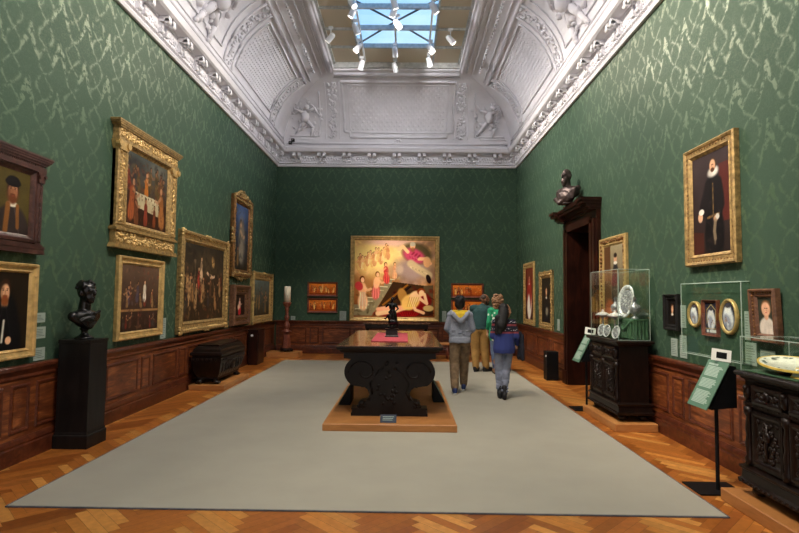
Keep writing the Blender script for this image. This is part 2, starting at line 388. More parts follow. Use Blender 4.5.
def fuse(prims, name, mat, parent=None, voxel=0.012, smooth=4, sub=2):
    """capsules and ellipsoids grown into one continuous skin (voxel remesh)"""
    m = MB()
    for p in prims:
        if p[0] == 'e': m.ell(p[1], p[2], p[3] if len(p) > 3 else (0, 0, 0), sub)
        elif p[0] == 'c':
            _, a, b, r1, r2 = p[:5]
            a = np.array(a, float); b = np.array(b, float); R = rot_to(b - a); L = np.linalg.norm(b - a); n = 14
            sq = p[5] if len(p) > 5 else 1.0       # squash along y
            prof = [(r1 * math.sin(t), -r1 * math.cos(t)) for t in (0.15, 0.6, 1.1)] + [(r1, 0), (r2, L)] + [(r2 * math.cos(t), L + r2 * math.sin(t)) for t in (0.5, 1.0, 1.42)]
            rg = []
            for r, z in prof:
                rr = []
                for i in range(n):
                    d = R @ np.array((r * math.cos(2 * PI * i / n), r * math.sin(2 * PI * i / n), z))
                    if sq != 1.0:
                        ax = R[:, 2] * z; off = d - ax; off[1] *= sq; d = ax + off
                    rr.append(d + a)
                rg.append(rr)
            m.rings(rg, True, True)
    o = m.build(name, mat, None)
    r = o.modifiers.new('r', 'REMESH'); r.mode = 'VOXEL'; r.voxel_size = voxel
    if smooth:
        sm = o.modifiers.new('s', 'SMOOTH'); sm.factor = 0.5; sm.iterations = smooth
    dg = bpy.context.evaluated_depsgraph_get()
    me = bpy.data.meshes.new_from_object(o.evaluated_get(dg)); old = o.data
    o.modifiers.clear(); o.data = me; bpy.data.meshes.remove(old); me.name = name
    if len(me.materials) == 0: me.materials.append(mat)
    me.polygons.foreach_set('use_smooth', [True] * len(me.polygons))
    if parent: o.parent = parent
    return o

def hem(o_, z):
    """cut a garment's lower edge straight"""
    n = len(o_.data.vertices); co = np.empty(n * 3, np.float32); o_.data.vertices.foreach_get('co', co); co = co.reshape(-1, 3)
    co[:, 2] = np.maximum(co[:, 2], z + 0.004 * np.sin(co[:, 0] * 40)); o_.data.vertices.foreach_set('co', co.ravel()); o_.data.update()
    return o_
def tag(o, label=None, cat=None, group=None, kind=None):
    if label: o['label'] = label
    if cat: o['category'] = cat
    if group: o['group'] = group
    if kind: o['kind'] = kind
    return o
def empty(name, loc=(0, 0, 0), rot=(0, 0, 0), label=None, cat=None, group=None):
    o = bpy.data.objects.new(name, None); COL.objects.link(o); o.location = loc; o.rotation_euler = rot
    o.empty_display_size = 0.1
    return tag(o, label, cat, group)
def struct(m, name, mat, smooth=False, parent=None):
    o = m.build(name, mat, parent, smooth)
    if not parent: o['kind'] = 'structure'
    return o
def copy_tree(o, parent=None):
    c = o.copy(); COL.objects.link(c)
    if parent: c.parent = parent
    for ch in list(o.children): copy_tree(ch, c)
    return c

# ------------------------------------------------------------------ room shell
def set_cols(o, cols):
    """one colour per face, written to the corner colour attribute 'Col'"""
    me = o.data; a = me.color_attributes.new('Col', 'FLOAT_COLOR', 'CORNER')
    n = np.zeros(len(me.polygons), dtype=np.int32); me.polygons.foreach_get('loop_total', n)
    a.data.foreach_set('color', np.repeat(np.asarray(cols, dtype=np.float32), n, axis=0).ravel())

def clip(poly, x0, x1, y0, y1):
    for ax, lim, sg in ((0, x0, 1), (0, x1, -1), (1, y0, 1), (1, y1, -1)):
        out = []
        for i in range(len(poly)):
            p, q = poly[i], poly[(i + 1) % len(poly)]
            a, b = (p[ax] - lim) * sg, (q[ax] - lim) * sg
            if a >= 0: out.append(p)
            if (a >= 0) != (b >= 0):
                t = a / (a - b); out.append((p[0] + (q[0] - p[0]) * t, p[1] + (q[1] - p[1]) * t))
        poly = out
        if len(poly) < 3: return None
    return poly

def parquet():
    """herringbone floor boards, each board a face with its own tone, over a slab"""
    W, Lb = 0.085, 0.595; n = 7
    tones = [rgb(164, 96, 38), rgb(184, 112, 48), rgb(204, 134, 62), rgb(150, 84, 34), rgb(214, 148, 74), rgb(174, 104, 46)]
    m = MB(); cols = []
    c, s_ = math.cos(PI / 4), math.sin(PI / 4)
    R = 260
    S = Lb / n
    for i in range(-90, 100):
        for k in range(-9, 10):
            # classic herringbone lattice in board units
            bx = i + k * n; by = i - k * n
            for kind in (0, 1):
                if kind == 0: x0, y0, x1, y1 = bx, by, bx + n, by + 1
                else: x0, y0, x1, y1 = bx, by + 1, bx + 1, by + 1 + n
                g = 0.012
                q = [(x0 + g, y0 + g), (x1 - g, y0 + g), (x1 - g, y1 - g), (x0 + g, y1 - g)]
                q = [((x - y) * c * S - 0.3, (x + y) * s_ * S + 6) for x, y in q]
                if max(p[0] for p in q) < XL or min(p[0] for p in q) > XR + 0.5 or max(p[1] for p in q) < YF or min(p[1] for p in q) > YB: continue
                if -2.9 < sum(p[0] for p in q) / 4 < 2.3 and 4.6 < sum(p[1] for p in q) / 4 < 13.2: continue
                pc = clip(q, XL, XR + 0.5, YF, YB)
                if not pc: continue
                m.add([(x, y, 0.0) for x, y in pc], [tuple(range(len(pc)))])
                base = tones[(0, 1, 5, 3)[rng.integers(4)]] if kind == 0 else tones[(1, 2, 4, 5)[rng.integers(4)]]
                f = rng.uniform(0.85, 1.15); cols.append((base[0] * f, base[1] * f, base[2] * f, 1))
    m.box(XL - 0.3, XR + 0.9, YF - 0.2, YB + 0.2, -0.12, -0.003)
    cols += [rgb(70, 40, 18)] * 6
    o = m.build('floor', M_FLOOR); o['kind'] = 'structure'; set_cols(o, cols)
parquet()

# walls (the right wall has the doorway)
DY0, DY1, DZ = 9.05, 10.42, 3.0
struct(MB().box(XL - 0.2, XL, YF, YB + 0.2, 0, 6.3), 'wall_left', M_DAM_Y)
struct(MB().box(XL, XR + 0.2, YB, YB + 0.2, 0, 6.3), 'wall_back', M_DAM_X)
w = MB()
w.box(XR, XR + 0.2, YF, DY0, 0, 6.3); w.box(XR, XR + 0.2, DY1, YB, 0, 6.3); w.box(XR, XR + 0.2, DY0, DY1, DZ, 6.3)
struct(w, 'wall_right', M_DAM_Y)
struct(MB().box(XL - 0.2, XR + 0.2, YF - 0.2, YF, 0, 8.6), 'wall_front', M_PLASTER)

# carpet
cp = MB().bevbox(-3.05, 2.47, 4.18, 13.72, 0.001, 0.014, 0.004).build('carpet', M_CARPET)
tag(cp, 'large plain grey carpet covering the middle of the parquet floor', 'carpet')
e = MB()
for a in ((-3.056, 2.476, 4.168, 4.18), (-3.056, 2.476, 13.72, 13.732), (-3.062, -3.05, 4.168, 13.732), (2.47, 2.482, 4.168, 13.732)):
    e.box(a[0], a[1], a[2], a[3], 0.001, 0.011)
e.build('binding', M_CARPEDGE, cp)

# ---- wainscot: plinth, base moulding, field with framed panels, chair rail; local x along the wall, local y up, z out of the wall
ROT = {'left': (PI / 2, 0, PI / 2), 'right': (PI / 2, 0, -PI / 2), 'back': (PI / 2, 0, 0)}
def wall_pos(wall, a, z):
    return {'left': (XL, a, z), 'right': (XR, a, z), 'back': (a, YB, z)}[wall]
def extrude_x(m, prof, x0, x1):
    """profile [(height, out)] pulled along x"""
    m.rings([[(x0, y, z) for y, z in prof], [(x1, y, z) for y, z in prof]], True, True)
def wainscot(name, wall, spans, z_top=0.93):
    o = None
    rails = MB(); fields = MB()
    for (a0, a1) in spans:
        extrude_x(rails, [(0, 0), (0, 0.056), (0.15, 0.056), (0.165, 0.046), (0.185, 0.05), (0.215, 0.04), (0.235, 0.028), (0.235, 0)], a0, a1)
        extrude_x(rails, [(0.80, 0), (0.80, 0.03), (0.82, 0.040), (0.845, 0.034), (0.865, 0.044), (0.89, 0.060), (0.90, 0.066), (z_top, 0.07), (z_top + 0.012, 0.06), (z_top + 0.012, 0)], a0, a1)
        fields.box(a0, a1, 0.235, 0.80, 0, 0.022)
        L = a1 - a0; x = a0 + 0.06; wide = True
        while x < a1 - 0.25:
            w_ = min(0.82 if wide else 0.27, a1 - 0.06 - x)
            if w_ < 0.15: break
            # framed sunk panel
            rails.frame(w_, 0.47, [(0, 0.022), (0.012, 0.036), (0.028, 0.034), (0.042, 0.022)], 0.285, x + w_ / 2)
            fields.box(x + 0.05, x + w_ - 0.05, 0.335, 0.705, 0.022, 0.028)
            x += w_ + 0.09; wide = not wide
    r = rails.build(name, M_RAIL); r['kind'] = 'structure'
    r.rotation_euler = ROT[wall]
    r.location = {'left': (XL, 0, 0), 'right': (XR, 0, 0), 'back': (0, YB, 0)}[wall]
    f = fields.build('panelling', M_PANEL, r)
wainscot('baseboard_left', 'left', [(YF, YB)])
wainscot('baseboard_back', 'back', [(XL + 0.08, XR - 0.08)])
wainscot('baseboard_right', 'right', [(-YB, -10.72), (-8.72, -YF)])

# ---- cornice
CORN = [(5.440, 0.0), (5.440, 0.045), (5.480, 0.065), (5.505, 0.05), (5.530, 0.085), (5.550, 0.055), (5.570, 0.05), (5.780, 0.055), (5.795, 0.075), (5.815, 0.08),
        (5.825, 0.235), (5.850, 0.27), (5.895, 0.285), (5.940, 0.30), (5.955, 0.285), (6.000, 0.20), (6.000, 0.0)]
def cornice_pts(out):
    return [(XL + out, YF), (XL + out, YB - out), (XR - out, YB - out), (XR - out, YF)]
def bracket(a, wall):
    """pair of scroll brackets under the lip; local x along wall"""
    m = MB()
    for s_ in (-0.075, 0.075):
        x = a + s_
        m.box(x - 0.04, x + 0.04, 5.49, 5.735, 0.05, 0.085)
        m.box(x - 0.045, x + 0.045, 5.655, 5.735, 0.05, 0.22)
        m.cyl((x - 0.045, 5.66, 0.19), (x + 0.045, 5.66, 0.19), 0.04, n=10)
        m.cyl((x - 0.045, 5.52, 0.09), (x + 0.045, 5.52, 0.09), 0.035, n=10)
        m.ell((x, 5.60, 0.10), (0.035, 0.06, 0.03), sub=1)
    return m
corn = {}
for wall, seg in (('left', 0), ('back', 1), ('right', 2)):
    rgp = [[], []]
    for z, out in CORN:
        P = cornice_pts(out); p, q = P[seg], P[seg + 1]
        rgp[0].append((p[0], p[1], z)); rgp[1].append((q[0], q[1], z))
    m = MB(); m.rings(rgp, True, True)
    o = m.build({'left': 'trim_1', 'back': 'trim_2', 'right': 'trim_3'}[wall], M_PLASTER); o['kind'] = 'structure'
    corn[wall] = o
    lo = [y for y in np.arange(6.50, 15.2, 0.665)] if wall != 'back' else [CXR + k * 0.729 for k in range(-4, 5)]
    for a in lo:
        loc_a = a if wall != 'right' else -a
        b = bracket(loc_a, wall).build('bracket', M_PLASTER, o)
        b.rotation_euler = ROT[wall]; b.location = {'left': (XL, 0, 0.08), 'right': (XR, 0, 0.08), 'back': (0, YB, 0.08)}[wall]
    # acanthus and rosette frieze between the brackets, and egg-and-dart row under it
    m = MB()
    rr = random.Random(3)
    span = (6.0, 15.3) if wall != 'back' else (XL + 0.1, XR - 0.1)
    a = span[0]
    while a < span[1]:
        x = a if wall != 'right' else -a
        m.ell((x, 5.60 + rr.uniform(-0.04, 0.04), 0.055), (0.04, 0.05, 0.028), (0, 0, rr.uniform(-1, 1)), 1)
        m.ell((x + 0.03, 5.545 + rr.uniform(-0.02, 0.02), 0.055), (0.03, 0.022, 0.02), (0, 0, rr.uniform(-1, 1)), 1)
        m.ell((x, 5.455, 0.075), (0.02, 0.022, 0.02), (0, 0, 0), 1)
        a += 0.075
    b = m.build('frieze_carving', M_PLASTER, o); b.rotation_euler = ROT[wall]
    b.location = {'left': (XL, 0, 0.08), 'right': (XR, 0, 0.08), 'back': (0, YB, 0.08)}[wall]

# ---- coved plaster ceiling up to the long skylight
CH, CR, CZ0, CRZ = 3.31, 1.66, 6.0, 1.56
YC = YB - 0.2
def cove(side, s, t, d=0.0):
    """point on the cove: s runs along the wall, t = 0..90 degrees up the curve, d = distance off it into the room"""
    a = math.radians(t); off = CR * (1 - math.cos(a)); z = CZ0 + CRZ * math.sin(a)
    n = (math.cos(a), -math.sin(a))
    if side == 'left': return (CXR - CH + off + n[0] * d, s, z + n[1] * d)
    if side == 'right': return (CXR + CH - off - n[0] * d, s, z + n[1] * d)
    return (s, YC - off - n[0] * d, z + n[1] * d)
TS = list(np.linspace(0, 90, 19))
m = MB()
for side in ('left', 'right'):
    v = []
    for t in TS:
        off = CR * (1 - math.cos(math.radians(t))); v.append([cove(side, YF, t), cove(side, YC - off, t)])
    m.rings([list(r) for r in v], closed=False)
v = []
for t in TS:
    off = CR * (1 - math.cos(math.radians(t))); v.append([cove('back', CXR - CH + off, t), cove('back', CXR + CH - off, t)])
m.rings(v, closed=False)
m.rings([[(XL, YF, 6.0), (XL, YB, 6.0), (XR, YB, 6.0), (XR, YF, 6.0)], [(CXR - CH, YF, 6.0), (CXR - CH, YC, 6.0), (CXR + CH, YC, 6.0), (CXR + CH, YF, 6.0)]], closed=False)
# upstand round the skylight
SX0, SX1, SY1, SZ0, SZ1 = CXR - CH + CR, CXR + CH - CR, YC - CR, CZ0 + CRZ, 7.94
for sg in (0,):
    m.box(SX0 - 0.12, SX0, YF, SY1 + 0.12, SZ0, SZ1); m.box(SX1, SX1 + 0.12, YF, SY1 + 0.12, SZ0, SZ1); m.box(SX0, SX1, SY1, SY1 + 0.12, SZ0, SZ1)
ceil = m.build('ceiling', M_PLASTER); ceil['kind'] = 'structure'
ceil.data.polygons.foreach_set('use_smooth', [False] * len(ceil.data.polygons))

def strip(m, side, path, w, h):
    """raised moulding along a path of (s, t) on the cove"""
    P = [np.array(cove(side, s, t, h * 0.5)) for s, t in path]
    m.tube(P, w / 2, 6)
def subdiv(path, n=10):
    out = []
    for (a, b), (c, d) in zip(path[:-1], path[1:]):
        out += [(a + (c - a) * k / n, b + (d - b) * k / n) for k in range(n)]
    return out + [path[-1]]
def foliage(m, side, path, w, seed, dens=1.0, big=1.0):
    rr = random.Random(seed); P = subdiv(path, 12)
    tot = 0
    for (a, b), (c, d) in zip(P[:-1], P[1:]):
        L = np.linalg.norm(np.array(cove(side, a, b)) - np.array(cove(side, c, d)))
        for k in range(max(1, int(L / 0.055 * dens))):
            f = rr.random(); s = a + (c - a) * f; t = b + (d - b) * f
            p = np.array(cove(side, s, t, 0.02)); 
            off = rr.uniform(-w / 2, w / 2)
            q = np.array(cove(side, s + (0.1 if abs(c - a) < abs(d - b) / 57 else 0), t + (0 if abs(c - a) < abs(d - b) / 57 else 5), 0.02)) - p
            p = p + q / np.linalg.norm(q) * off
            r = rr.uniform(0.025, 0.05) * big
            m.ell(p, (r, r * 0.8, r * 0.9), (rr.uniform(0, 3), rr.uniform(0, 3), rr.uniform(0, 3)), 1)
def putto_group(m, side, s0, t0, sc, seed):
    """relief of a winged figure amid scrolls"""
    rr = random.Random(seed)
    def P(ds, dt, d=0.05): return np.array(cove(side, s0 + ds * sc, t0 + dt * sc, d))
    def limb(a, b, r):
        p, q = P(*a), P(*b)
        m.cyl(p, q, r * sc, r * 0.75 * sc, 8); m.ell(p, r * 1.1 * sc, sub=1); m.ell(q, r * 0.9 * sc, sub=1)
    m.ell(P(0, 0, 0.08), (0.13 * sc, 0.13 * sc, 0.20 * sc), sub=2)
    m.ell(P(0.08, 12, 0.09), 0.085 * sc, sub=2)
    limb((0.08, 5), (0.32, 10), 0.05); limb((0.32, 10), (0.42, 3), 0.04); limb((-0.08, 5), (-0.34, 8), 0.05); limb((-0.34, 8), (-0.42, 14), 0.04)
    limb((0.05, -7), (0.22, -14), 0.07); limb((0.22, -14), (0.16, -24), 0.05); limb((-0.06, -7), (-0.2, -15), 0.07); limb((-0.2, -15), (-0.36, -22), 0.05)
    for k in range(26):
        a = rr.uniform(0, 2 * PI); r = rr.uniform(0.3, 0.62)
        m.ell(P(math.cos(a) * r, math.sin(a) * r * 34, 0.03), (rr.uniform(0.03, 0.09) * sc, 0.03 * sc, rr.uniform(0.03, 0.08) * sc), (rr.uniform(0, 3), rr.uniform(0, 3), rr.uniform(0, 3)), 1)
    for k in range(5):
        a0 = rr.uniform(0, 6.28); cx, ct = rr.uniform(-0.4, 0.4), rr.uniform(-14, 14)
        m.tube([P(cx + 0.14 * math.cos(a0 + j * 0.55) * (1 - j * 0.06), ct + 7 * math.sin(a0 + j * 0.55) * (1 - j * 0.06), 0.04) for j in range(9)], 0.022 * sc, 6)

orn = MB(); fol = MB(); dia = MB()
for side in ('left', 'right'):
    # long mouldings
    strip(orn, side, [(5.0, 61), (14.0, 61)], 0.07, 0.04); strip(orn, side, [(5.0, 66), (13.98, 66)], 0.03, 0.03)
    strip(orn, side, [(5.0, 78), (13.72, 78)], 0.04, 0.04); strip(orn, side, [(5.0, 87), (13.63, 87)], 0.10, 0.05)
    strip(orn, side, [(5.0, 3), (15.2, 3)], 0.06, 0.03); strip(orn, side, [(5.0, 7), (15.2, 7)], 0.03, 0.02)
    y = 6.0
    while y < 13.66:
        fol.ell(cove(side, y, 72, 0.02), (0.035, 0.03, 0.03), sub=1); y += 0.13
    y = 7.0
    while y < 13.66:
        fol.ell(cove(side, y, 83, 0.015), (0.02, 0.03, 0.02), sub=1); y += 0.09
    for yr in (13.80, 10.28, 7.70):
        foliage(fol, side, [(yr, 9), (yr, 60)], 0.26, int(yr * 7), 2.6)
        for dy in (-0.22, 0.22): strip(orn, side, subdiv([(yr + dy, 7), (yr + dy, 60)], 14), 0.05, 0.04)
    strip(orn, side, subdiv([(10.68, 14), (13.45, 14), (13.45, 56), (10.68, 56), (10.68, 14)], 12), 0.045, 0.035)
    for i in range(24):
        for j in range(13):
            s = 10.83 + i * 0.106 + (0.053 if j % 2 else 0); t = 17 + j * 3.0
            if s > 13.34: continue
            c0 = np.array(cove(side, s, t, 0.028)); P = [np.array(cove(side, s + a, t + b)) for a, b in ((-0.045, 0), (0, -1.4), (0.045, 0), (0, 1.4))]
            dia.add(P + [c0], [(0, 1, 4), (1, 2, 4), (2, 3, 4), (3, 0, 4)])
    putto_group(fol, side, 9.0, 34, 1.15, 5)
    strip(orn, side, subdiv([(8.15, 14), (9.82, 14), (9.82, 56), (8.15, 56), (8.15, 14)], 12), 0.04, 0.035)
# back cove: coffered centre panel, drops of foliage, corner medallions
x0, x1 = CXR - 1.52, CXR + 1.60
k = 0.16
pan = [(x0, 10), (x1, 10), (x1 - 0.05, 76), (x0 + 0.05, 76), (x0, 10)]
cut = [(x0 + k, 10), (x1 - k, 10), (x1 - k, 15), (x1, 16), (x1, 72), (x0, 72), (x0, 16), (x0 + k, 15), (x0 + k, 10)]
strip(orn, 'back', subdiv(cut, 10), 0.07, 0.05)
cut2 = [(x0 + 0.22, 15), (x1 - 0.22, 15), (x1 - 0.16, 20), (x1 - 0.16, 67), (x0 + 0.16, 67), (x0 + 0.16, 20), (x0 + 0.22, 15)]
strip(orn, 'back', subdiv(cut2, 10), 0.035, 0.03)
for i in range(19):
    for j in range(13):
        s = x0 + 0.27 + i * 0.14 + (0.07 if j % 2 else 0); t = 18.5 + j * 3.7
        if s > x1 - 0.22: continue
        c0 = np.array(cove('back', s, t, 0.025)); P = [np.array(cove('back', s + a, t + b)) for a, b in ((-0.055, 0), (0, -1.7), (0.055, 0), (0, 1.7))]
        dia.add(P + [c0], [(0, 1, 4), (1, 2, 4), (2, 3, 4), (3, 0, 4)])
strip(orn, 'back', [(CXR - 3.2, 3), (CXR + 3.2, 3)], 0.06, 0.03)
strip(orn, 'back', [(CXR - 1.66, 84), (CXR + 1.66, 84)], 0.10, 0.05); strip(orn, 'back', [(CXR - 1.7, 78), (CXR + 1.7, 78)], 0.03, 0.03)
for sg in (-1, 1):
    xx = CXR + sg * 1.86
    foliage(fol, 'back', [(xx, 9), (xx - sg * 0.08, 70)], 0.22, 31 + sg, 3.2, 1.15)
    for dx in (-0.2, 0.2): strip(orn, 'back', subdiv([(xx + dx, 8), (xx + dx - sg * 0.08, 70)], 12), 0.025, 0.02)
    putto_group(fol, 'back', CXR + sg * 2.62, 32, 0.85, 9 + sg)
    strip(orn, 'back', subdiv([(CXR + sg * 3.1, 11), (CXR + sg * 2.25, 11), (CXR + sg * 2.18, 58)], 12), 0.05, 0.04)
    strip(orn, 'back', subdiv([(CXR + sg * 3.15, 8), (CXR + sg * 2.4, 8)], 4), 0.03, 0.03)
    fol.lathe([(0.10, -0.02), (0.10, 0.03), (0.05, 0.05), (0.0, 0.05)], (0, 0, 0), 10) if False else None
    for a in range(8):
        fol.ell(np.array(cove('back', CXR + sg * 2.33 + 0.08 * math.cos(a * PI / 4), 13.5 + 3 * math.sin(a * PI / 4), 0.03)), 0.028, sub=1)
# little cartouche low on the back cove
foliage(fol, 'back', [(CXR - 0.06, 5.5), (CXR + 0.12, 5.5)], 0.14, 77, 3.0, 0.9)
for nm, mm, sm in (('ceiling_moulding', orn, True), ('ceiling_foliage', fol, True), ('ceiling_diaper', dia, False)):
    mm.build(nm, M_PLASTER, ceil, sm)

# ---- skylight: flat laylight, clear in the middle, frosted at the sides
ZG = 7.74
fr = MB()
xs = [SX0, CXR - 0.94, CXR, CXR + 0.94, SX1]
for x in (SX0 + 0.03, SX1 - 0.03): fr.box(x - 0.03, x + 0.03, YF, SY1, ZG - 0.05, ZG + 0.05)
for x in xs[1:4]: fr.box(x - 0.022, x + 0.022, YF, SY1, ZG - 0.05, ZG + 0.06)
fr.box(SX0, SX1, SY1 - 0.08, SY1, ZG - 0.14, ZG + 0.02)
ys = [SY1 - 0.04, 12.64, 11.76, 10.87] + [10.87 - 0.87 * k for k in range(1, 15)]
for y in ys[1:]: fr.box(SX0, SX1, y - 0.022, y + 0.022, ZG - 0.05, ZG + 0.06)
win = fr.build('window_1', M_MULLION); win['kind'] = 'structure'
g = MB(); f_ = MB()
g.box(xs[1], xs[3], YF, 12.64, ZG, ZG + 0.006)
f_.box(xs[0], xs[1], YF, SY1, ZG, ZG + 0.006); f_.box(xs[3], xs[4], YF, SY1, ZG, ZG + 0.006); f_.box(xs[1], xs[3], 12.64, SY1, ZG, ZG + 0.006)
g.build('clear_pane', M_SKYGLASS, win); f_.build('frosted_pane', M_FROST, win)
br = MB()
for k in range(4):
    yc = 11.76 - k * 3.48 + 0.0
    for sx in (-1, 1):
        br.cyl((CXR, yc, ZG + 0.15), (CXR + sx * 1.62, yc + 1.75, ZG + 0.09), 0.022, n=6)
        br.cyl((CXR, yc, ZG + 0.15), (CXR + sx * 1.62, yc - 1.75, ZG + 0.09), 0.022, n=6)
br.build('roof_brace', M_BRACE, win)

# ------------------------------------------------------------------ pictures
class Cv:
    """small painter: soft ellipses, polygons and strokes on a grid; u to the right, v up, both 0..1"""
    def __init__(s, w, h, n, bg, seed=1, mottle=0.25, contrast=1.0):
        s.con = contrast
        s.a = w / h; s.ny = n; s.nx = max(8, int(n * s.a)); s.r = np.random.default_rng(seed)
        s.U, s.V = np.meshgrid(np.linspace(0, 1, s.nx), np.linspace(0, 1, s.ny))
        s.img = np.zeros((s.ny, s.nx, 3)) + np.array(bg, float)
        s.mottle = mottle
    def vgrad(s, lo, hi):
        t = s.V[..., None]; s.img = np.array(lo) * (1 - t) + np.array(hi) * t; return s
    def _mix(s, m, col, alpha):
        m = np.clip(m, 0, 1)[..., None] * alpha
        s.img = s.img * (1 - m) + np.array(col, float) * m
    def ell(s, u, v, ru, rv, col, rot=0, soft=0.25, alpha=1.0):
        du = (s.U - u) * s.a; dv = s.V - v; c, n = math.cos(rot), math.sin(rot)
        x = (du * c + dv * n) / ru; y = (-du * n + dv * c) / rv
        d = np.sqrt(x * x + y * y); s._mix((1 + soft / 2 - d) / soft, col, alpha); return s
    def poly(s, pts, col, alpha=1.0):
        ins = np.zeros_like(s.U, bool); n = len(pts)
        for i in range(n):
            (x1, y1), (x2, y2) = pts[i], pts[(i + 1) % n]
            if y1 == y2: continue
            cnd = ((y1 > s.V) != (y2 > s.V)) & (s.U < (x2 - x1) * (s.V - y1) / (y2 - y1) + x1)
            ins ^= cnd
        s._mix(ins.astype(float), col, alpha); return s
    def stroke(s, pts, w, col, alpha=1.0, soft=0.5):
        best = np.full_like(s.U, 9.0)
        for (x1, y1), (x2, y2) in zip(pts[:-1], pts[1:]):
            px, py = (s.U - x1) * s.a, s.V - y1; dx, dy = (x2 - x1) * s.a, y2 - y1
            t = np.clip((px * dx + py * dy) / max(1e-9, dx * dx + dy * dy), 0, 1)
            best = np.minimum(best, np.hypot(px - t * dx, py - t * dy))
        s._mix((w * (1 + soft / 2) - best) / (w * soft), col, alpha); return s
    def person(s, u, v, h, robe, skin, hair, lean=0.0, arms=0, second=None):
        """small robed figure standing with its feet at u, v"""
        s.ell(u, v + h * 0.22, h * 0.15, h * 0.26, robe, lean, 0.3)
        s.ell(u + lean * h * -0.25 / s.a, v + h * 0.58, h * 0.12, h * 0.22, second or robe, lean, 0.3)
        hx = u - lean * h * 0.5 / s.a
        s.ell(hx, v + h * 0.88, h * 0.075, h * 0.10, hair, 0, 0.3); s.ell(hx + 0.01 * h, v + h * 0.86, h * 0.055, h * 0.08, skin, 0, 0.3)
        if arms:
            s.stroke([(hx, v + h * 0.70), (hx + arms * 0.16 * h / s.a, v + h * 0.56), (hx + arms * 0.26 * h / s.a, v + h * 0.60)], h * 0.04, skin, 0.75)
        for k in range(3):
            s.stroke([(u - 0.06 * h / s.a * (k - 1), v + h * 0.5), (u - 0.10 * h / s.a * (k - 1), v + h * 0.03)], h * 0.012, tuple(min(255, c * 1.35 + 12) for c in robe), 0.6)
        return s
    def bust(s, u, v, sc, coat, skin, hair, beard=None, collar=None, cap=None, turn=0.0):
        """half-length sitter; v = chin height, sc = head height"""
        t = turn * sc
        s.ell(u, v - sc * 0.10, sc * 0.22, sc * 0.34, tuple(c * 0.72 for c in skin), 0, 0.3)
        s.ell(u, v - sc * 1.95, sc * 1.25, sc * 1.75, coat, 0, 0.12)
        for k in (-1, 1): s.stroke([(u + k * 0.10 * sc / s.a, v - sc * 0.22), (u + k * 0.5 * sc / s.a, v - sc * 1.6)], sc * 0.03, tuple(min(255, c * 1.6 + 10) for c in coat), 0.7)
        if collar: s.ell(u, v - sc * 0.20, sc * 0.34, sc * 0.13, collar, 0, 0.35)
        s.ell(u, v + sc * 0.58, sc * 0.38, sc * 0.48, hair, 0, 0.25)
        s.ell(u + t * 0.12, v + sc * 0.40, sc * 0.29, sc * 0.42, tuple(c * 0.82 for c in skin), 0, 0.3)
        s.ell(u + t * 0.12 + 0.07 * sc / s.a, v + sc * 0.42, sc * 0.21, sc * 0.36, skin, 0, 0.5)
        s.ell(u + t * 0.12 + 0.10 * sc / s.a, v + sc * 0.62, sc * 0.12, sc * 0.10, tuple(min(255, c * 1.1) for c in skin), 0, 0.9, 0.7)
        if beard: s.ell(u + t * 0.12, v + sc * 0.06, sc * 0.24, sc * 0.24, beard, 0, 0.5); s.ell(u + t * 0.12, v + sc * 0.27, sc * 0.16, sc * 0.05, beard, 0, 0.5); s.ell(u + t * 0.12, v + sc * 0.21, sc * 0.10, sc * 0.035, (130, 60, 50), 0, 0.4)
        else: s.ell(u + t * 0.12, v + sc * 0.19, sc * 0.10, sc * 0.03, (150, 70, 62), 0, 0.4)
        for e in (-1, 1):
            s.ell(u + t * 0.14 + e * 0.13 * sc / s.a, v + sc * 0.54, sc * 0.055, sc * 0.03, (40, 26, 20), 0, 0.4)
            s.stroke([(u + t * 0.14 + e * 0.08 * sc / s.a, v + sc * 0.62), (u + t * 0.14 + e * 0.2 * sc / s.a, v + sc * 0.61)], sc * 0.018, hair)
        s.stroke([(u + t * 0.16, v + sc * 0.54), (u + t * 0.19, v + sc * 0.34)], sc * 0.025, tuple(c * 0.75 for c in skin))
        if cap: s.ell(u, v + sc * 0.86, sc * 0.50, sc * 0.22, cap, 0, 0.15); s.ell(u, v + sc * 0.98, sc * 0.40, sc * 0.2, cap, 0, 0.15)
        return s
    def crowd(s, n, u0, u1, v0, v1, h0, h1, robes, seed):
        r = random.Random(seed); it = sorted([(r.uniform(v0, v1), r.uniform(u0, u1), r.uniform(h0, h1)) for _ in range(n)], reverse=True)
        for v, u, h in it:
            c = robes[r.randrange(len(robes))]; q = r.uniform(0.6, 1.0); sk = (200 * q, 146 * q, 104 * q)
            s.person(u, v, h, c, sk, (50, 34, 24), r.uniform(-0.3, 0.3), r.choice((-1, 0, 1)))
        return s
    def dabs(s, n, u0, u1, v0, v1, pal, r0, r1, alpha=0.5, seed=1):
        """many small brush dabs"""
        r = random.Random(seed)
        for _ in range(n):
            c = pal[r.randrange(len(pal))]; f = r.uniform(0.75, 1.2)
            s.ell(r.uniform(u0, u1), r.uniform(v0, v1), r.uniform(r0, r1), r.uniform(r0, r1) * r.uniform(0.3, 0.8), tuple(min(255, x * f) for x in c), r.uniform(0, 3.1), 0.8, alpha)
        return s
    def done(s):
        n = s.r.random((9, 9)); yi = np.linspace(0, 8, s.ny); xi = np.linspace(0, 8, s.nx)
        y0 = np.clip(yi.astype(int), 0, 7); x0 = np.clip(xi.astype(int), 0, 7); fy = (yi - y0)[:, None]; fx = (xi - x0)[None]
        z = (n[y0][:, x0] * (1 - fx) + n[y0][:, x0 + 1] * fx) * (1 - fy) + (n[y0 + 1][:, x0] * (1 - fx) + n[y0 + 1][:, x0 + 1] * fx) * fy
        f = 1 - s.mottle / 2 + s.mottle * (0.6 * z + 0.4 * s.r.random(z.shape))
        return np.clip(((s.img - 150) * s.con + 150 - 14 * (s.con - 1)) * f[..., None], 0, 255)
